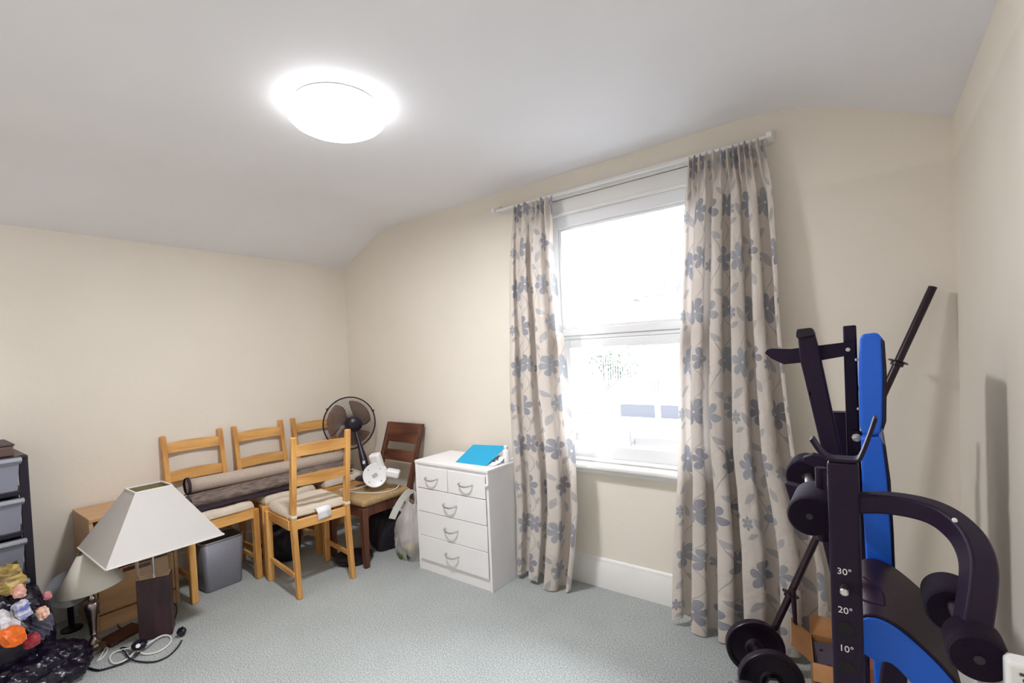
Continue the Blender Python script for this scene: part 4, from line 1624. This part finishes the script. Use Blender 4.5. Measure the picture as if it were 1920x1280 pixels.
# sloping pad: blue side, black vinyl top
YP0, YP1 = 1.38, 1.74
side_raw = [(1598, 1192), (1602, 1176), (1613, 1163), (1628, 1158), (1648, 1161), (1672, 1172), (1700, 1192), (1735, 1223), (1770, 1258), (1800, 1295), (1730, 1305), (1703, 1275), (1672, 1245), (1645, 1240), (1622, 1228), (1605, 1208)]
top_sm = [(p_.x, p_.y) for p_ in spline([(x, y, 0) for x, y in side_raw[:10]], 4)]
bot_sm = [(p_.x, p_.y) for p_ in spline([(x, y, 0) for x, y in side_raw[10:]], 3)]
side_px = top_sm + bot_sm
pad = slab('sloping_pad', side_px, YP0, YP1, BLUE, bevel=.004, segs=3)
poly = [on(x, y, 1, YP0) for x, y in top_sm]
outer = []
for i, p_ in enumerate(poly):
    t_ = (poly[min(i+1, len(poly)-1)]-poly[max(i-1, 0)]).normalized()
    nrm = Vector((-t_.z, 0, t_.x))
    outer.append(p_ + nrm*.007)
pl_ = [(p_.x, p_.z) for p_ in poly] + [(p_.x, p_.z) for p_ in reversed(outer)]
MB().prism(pl_, YP0+.003, YP1+.003, axis=1).obj('vinyl_cover', VINYL, wbn, bevel=.003, segs=2, smooth=50)
MB().beam((poly[20].x-.06, 1.56, .02), (poly[20].x+.02, 1.56, poly[20].z-.08), .05, .05).obj('pad_support', BLKM, wbn, bevel=.004)
MB().beam((X1, Y1+.02, .93), (X2, Y2-.02, .93), .035, .035, side=(0, 0, 1)).obj('cross_beam', BLKM, wbn, bevel=.004)

# ================================================================== BARBELL, DUMBBELLS, BOXES
PLUM = mat('black_painted_bar', (.016, .005, .013), .3)
bb = thing('barbell_bar', 'long dark barbell bar leaning diagonally into the right corner', 'barbell', (0, 0, 0))
pA = on(1749, 538, 1, 2.62)
pB = on(1452, 1178, 1, 2.36)
MB().tube([pA, pB], .0145, 18).obj('bar', PLUM, bb)
dirb = (pB-pA).normalized()
for px, py in ((1681, 678), (1474, 1112)):
    # nearest point on the bar to the pixel ray, found along the bar
    best = min((abs((lambda v: v)( (lambda w: (PX0+FPX*w.dot(R2)/w.dot(_f))-px)(pA+(pB-pA)*(k/400)-CAMP))) + abs((PY0-FPX*(pA+(pB-pA)*(k/400)-CAMP).dot(U2)/(pA+(pB-pA)*(k/400)-CAMP).dot(_f))-py), k) for k in range(401))[1]
    M = Matrix.Translation(pA+(pB-pA)*(best/400)) @ dirb.to_track_quat('Z', 'Y').to_matrix().to_4x4()
    MB().lathe([(.015, -.006), (.034, -.002), (.034, .001), (.022, .004), (.022, .016), (.015, .018)], 24, M=M).obj('collar', PLUM, bb)
jj = on(1478, 1108, 1, 2.40)
MB().tube([pA+(pB-pA)*.87+Vector((0, -.02, 0)), on(1492, 1178, 1, 2.36)], [.012, .007], 10).obj('hanging_clip', PLUM, bb)

IRON = mat('black_iron_plate', (.013, .006, .017), .32, bump=.1, bscale=200)


def plate(c, r, th, axis, parent):
    M = Matrix.Translation(c) @ Vector(axis).to_track_quat('Z', 'Y').to_matrix().to_4x4()
    h = th/2
    return MB().lathe([(.014, -h*.5), (.03, -h*.7), (r*.30, -h*.8), (r*.36, -h*.45), (r*.82, -h*.45), (r*.88, -h), (r-.003, -h), (r, -h+.004), (r, h-.004), (r-.003, h),
                       (r*.88, h), (r*.82, h*.45), (r*.36, h*.45), (r*.30, h*.8), (.03, h*.7), (.014, h*.5)], 56, M=M).obj('weight_plate', IRON, parent, smooth=35)


def dumbbell(label, fa, fb, r):
    d = thing('dumbbell', label, 'dumbbell', (0, 0, 0), 0, 'dumbbells by the curtain')
    A_, B_ = Vector((fa.x, fa.y, r)), Vector((fb.x, fb.y, r))
    ax = (B_-A_).normalized()
    plate(A_, r, .034, ax, d)
    plate(B_, r, .034, ax, d)
    MB().tube([A_-ax*.05, B_+ax*.05], .0125, 16).obj('handle_bar', STEEL, d)
    for c in (A_-ax*.03, B_+ax*.03):
        M = Matrix.Translation(c) @ ax.to_track_quat('Z', 'Y').to_matrix().to_4x4()
        MB().lathe([(.013, -.008), (.028, -.008), (.028, .008), (.013, .008)], 6, M=M).obj('spin_collar', STEEL, d)
    return d


dumbbell('black iron dumbbell standing on its plates at the hem of the wide curtain', on(1417, 1262, 2, 0), on(1447, 1330, 2, 0), .118)
dumbbell('black iron dumbbell at the bottom edge, left of the other one', on(1396, 1378, 2, 0), on(1440, 1460, 2, 0), .100)


def open_box(name, label, c, size, rz, flaps=True, mt=CARD):
    t = thing(name, label, 'box', c, rz)
    x, y, z = size[0]/2, size[1]/2, size[2]
    th = .004
    a = MB()
    a.box((-x, -y, 0), (x, y, th)).box((-x, -y, th), (-x+th, y, z)).box((x-th, -y, th), (x, y, z))
    a.box((-x+th, -y, th), (x-th, -y+th, z)).box((-x+th, y-th, th), (x-th, y, z))
    a.obj('box_body', mt, t, smooth=0)
    if flaps:
        for nm, p, q_, o_ in (('box_flap', (-x, -y, z), (-x, y, z), (-.07, 0, .055)), ('box_flap', (-x, y, z), (x, y, z), (0, .03, .07)), ('box_flap', (-x, -y, z), (x, -y, z), (0, -.06, -.035))):
            p, q_, o_ = Vector(p), Vector(q_), Vector(o_)
            MB().add([p, q_, q_+o_*.95, p+o_], [(0, 1, 2, 3)]).obj(nm, mt, t, smooth=0, solid=.003)
    return t


cbx = on(1522, 1236, 2, .20)
bxx = open_box('cardboard_box', 'open brown cardboard box holding grey foam beside the weight bench post', (cbx.x+.085, cbx.y+.10, 0), (.19, .22, .20), .12)
a = MB()
a.box((-.085, -.10, .05), (.085, .10, .185))
fm = a.obj('foam_block', mat('grey_purple_foam', (.075, .055, .08), .9, bump=.4, bscale=120), None, bevel=.012, segs=3)
fm.location = (cbx.x+.085, cbx.y+.10, 0)
fm.rotation_euler = (.10, -.05, .12)
tag(fm, 'grey pitted foam block lying in the open cardboard box', 'foam')
for k, (x, y) in enumerate(((-.03, -.05), (.02, .02), (.05, -.06), (-.05, .04), (.0, -.08))):
    MB().lathe([(.007, 0), (.007, .002), (.001, .002)], 12, M=Matrix.Translation((x, y, .1845))).obj('foam_pit', HOLE, fm)
b2 = on(1615, 1240, 1, 2.02)
bx2 = thing('cardboard_box', 'small brown cardboard box with printed letters behind the calibrated post', 'box', (b2.x+.02, 2.05, 0))
MB().box((-.09, -.055, 0), (.075, .03, b2.z)).obj('box_body', mat('red_brown_card', (.30, .085, .045), .8), bx2, bevel=.002)
arr_text('SD', .030, (-.030, -.0556, b2.z-.032), (PI/2, 0, 0), 'box_print', bx2, DINK)

# white slotted panel at the lower right edge
wp0 = on(1886, 1239, 1, 1.02)
wp = thing('convector_heater', 'white slotted heater panel in the bottom right corner', 'heater', (wp0.x, 1.02, 0))
hw_ = RX-.004-wp0.x
a = MB()
a.box((0, 0, .04), (hw_, .035, wp0.z-.0))
a.obj('heater_body', WPLAS, wp, bevel=.006, segs=3)
a = MB()
for k in range(8):
    a.box((.014+.003*k, -.0015, wp0.z-.0165-.0085*k), (hw_-.003, .001, wp0.z-.0125-.0085*k))
a.obj('vent_slots', mat('slot_grey', (.07, .065, .09), .7), wp, smooth=0)
MB().box((0, .005, 0), (hw_, .035, .04)).obj('heater_foot', WPLAS, wp)

# ================================================================== OUTSIDE
GZ = -2.45
EX = {n: mat(n, c, .8, var=v, vscale=s) for n, c, v, s in (
    ('pale_tarmac', (.042, .042, .043), .1, 2), ('render_wall', (.050, .0495, .049), .04, 1), ('green_leaf', (.10, .12, .085), .3, 3),
    ('bare_twig', (.045, .042, .042), .1, 5), ('fence_paint', (.040, .041, .044), .05, 3), ('van_paint', (.72, .72, .73), .02, 2))}
EX['brick'] = mat('pale_brick', (.056, .048, .040), .9, var=.15, vscale=14)
EX['dark'] = mat('tinted_glass', (.030, .031, .036), .7, spec=.15)
g = MB().box((-60, 3.2, GZ-.2), (40, 90, GZ)).obj('ground', EX['pale_tarmac'], smooth=0)
struct(g)


def far(px, py, Y):
    return on(px, py, 1, Y)


# parked van
YV = 17.0
v0, v1 = far(1143, 745, YV), far(1310, 745, YV)
van = thing('van', 'white parked van with dark side windows seen through the window', 'van', (v0.x, YV, GZ))
vl, vh, vw = 4.6, v0.z-GZ+.10, 1.9
prof_ = [(0, .35), (0, vh*.52), (.10, vh*.60), (.22, vh-.08), (.40, vh), (vl-.1, vh), (vl, vh-.15), (vl, .35)]
MB().prism(prof_, 0, vw, axis=1).obj('van_body', EX['van_paint'], van, bevel=.06, segs=3)
for x0, x1 in ((.42, 1.72), (1.92, 3.0), (3.15, 4.3)):
    MB().box((x0, -.02, vh*.63), (x1, .01, vh*.85)).obj('side_window', EX['dark'], van, bevel=.01)
for x in (.9, 3.6):
    MB().lathe([(.05, -.10), (.33, -.10), (.33, .10), (.05, .10)], 28, M=Matrix.Translation((x, .10, .33)) @ Euler((PI/2, 0, 0)).to_matrix().to_4x4()).obj('wheel', EX['dark'], van)
# parked car in front
YC = 12.0
q0, q1 = far(1078, 798, YC), far(1225, 815, YC)
car = thing('car', 'silver parked car in front of the van seen through the window', 'car', (q0.x, YC, GZ))
clen = 3.9
chh = q0.z-GZ+.08
prof_ = [(-1.2, .3), (-1.2, chh*.5), (-.6, chh*.62), (.0, chh*.95), (.4, chh), (1.4, chh), (2.1, chh*.66), (2.7, chh*.55), (2.75, .3)]
MB().prism(prof_, 0, 1.7, axis=1).obj('car_body', mat('silver_paint', (.05, .051, .054), .5), car, bevel=.05, segs=3)
for x0, x1 in ((.02, .75), (.82, 1.65)):
    MB().add([(x0, -.02, chh*.66), (x1, -.02, chh*.66), (x1-.06, .06, chh*.92), (x0+.14, .06, chh*.92)], [(0, 1, 2, 3)]).obj('side_window', EX['dark'], car, smooth=0, solid=.02)
for x in (-.55, 2.0):
    MB().lathe([(.05, -.09), (.30, -.09), (.30, .09), (.05, .09)], 28, M=Matrix.Translation((x, .09, .30)) @ Euler((PI/2, 0, 0)).to_matrix().to_4x4()).obj('wheel', EX['dark'], car)
# palisade fence
YF = 24.0
f0, f1 = far(1040, 680, YF), far(1236, 668, YF)
fence = thing('palisade_fence', 'grey palisade fence across the street', 'fence', (f0.x, YF, GZ))
fl, fh = f1.x-f0.x, f1.z-GZ+.1
for k in range(46):
    x = fl*k/45
    MB().add([(x-.035, 0, .1), (x+.035, 0, .1), (x+.035, 0, fh-.08), (x, 0, fh), (x-.035, 0, fh-.08),
              (x-.035, .02, .1), (x+.035, .02, .1), (x+.035, .02, fh-.08), (x, .02, fh), (x-.035, .02, fh-.08)],
             [(0, 1, 2, 3, 4), (9, 8, 7, 6, 5), (0, 5, 6, 1), (1, 6, 7, 2), (2, 7, 8, 3), (3, 8, 9, 4), (4, 9, 5, 0)]).obj('pale', EX['fence_paint'], fence, smooth=0)
for z in (.4, fh-.4):
    MB().box((0, .02, z-.03), (fl, .06, z+.03)).obj('fence_rail', EX['fence_paint'], fence, smooth=0)
# brick wall, rendered building, lamp post, tree, hedge
bw0 = far(1236, 704, 23)
o = MB().box((bw0.x, 23, GZ), (bw0.x+7, 23.3, bw0.z)).obj('garden_wall', EX['brick'], smooth=0)
tag(o, 'pale orange brick wall right of the palisade fence', 'wall')
bd0 = far(1168, 475, 38)
bd = thing('building', 'pale rendered building across the street behind the fence', 'building', (bd0.x, 38, GZ))
MB().box((0, 0, 0), (16, 10, bd0.z-GZ)).obj('building_wall', EX['render_wall'], bd, smooth=0)
for i in range(3):
    for k in range(3):
        MB().box((1.5+4.6*i, -.05, 1.2+3.4*k), (3.3+4.6*i, .02, 3.0+3.4*k)).obj('building_window', mat('far_window', (.052, .054, .057), .5), bd, smooth=0)
lp = far(1197, 562, 22)
o = MB().tube([(lp.x, 22, GZ), (lp.x, 22, lp.z)], [.07, .045], 10)
o.cbox((lp.x, 21.7, lp.z), (.14, .6, .06))
o = o.obj('street_lamp', EX['fence_paint'])
tag(o, 'thin grey street lamp post across the road', 'street lamp')


def tree(px, py, Y, label, seed, spread, leafy):
    rnd = random.Random(seed)
    top = far(px, py, Y)
    base = Vector((top.x, Y, GZ))
    t = thing('tree', label, 'tree', base)
    h = top.z-GZ
    a = MB()
    tips = []

    def br(p, d, l, r, dep):
        q = p + d*l
        a.tube([p, q], [r, r*.65], 5, cap=False)
        if dep == 0:
            tips.append(q)
            return
        for _ in range(3):
            nd_ = (d + Vector((rnd.uniform(-1, 1), rnd.uniform(-1, 1), rnd.uniform(-.3, .7)))*spread).normalized()
            br(q, nd_, l*.68, r*.6, dep-1)
    br(Vector((0, 0, 0)), Vector((0, 0, 1)), h*.40, .16, 4)
    a.obj('trunk', EX['bare_twig'], t)
    if leafy:
        b_ = MB()
        for q in tips:
            for _ in range(14):
                c = q+Vector((rnd.gauss(0, .45), rnd.gauss(0, .45), rnd.gauss(0, .4)))
                u_ = Vector((rnd.uniform(-1, 1), rnd.uniform(-1, 1), rnd.uniform(-1, 1))).normalized()*.14
                w_ = u_.cross(Vector((rnd.uniform(-1, 1), rnd.uniform(-1, 1), 1))).normalized()*.08
                b_.add([c-u_, c+w_, c+u_, c-w_], [(0, 1, 2, 3)])
        b_.obj('foliage', EX['green_leaf'], t, smooth=0)
    return t


tree(1245, 430, 30, 'bare branched tree rising above the rendered building', 5, .75, False)
tree(1135, 672, 29, 'leafy green bush behind the palisade fence', 2, .9, True)
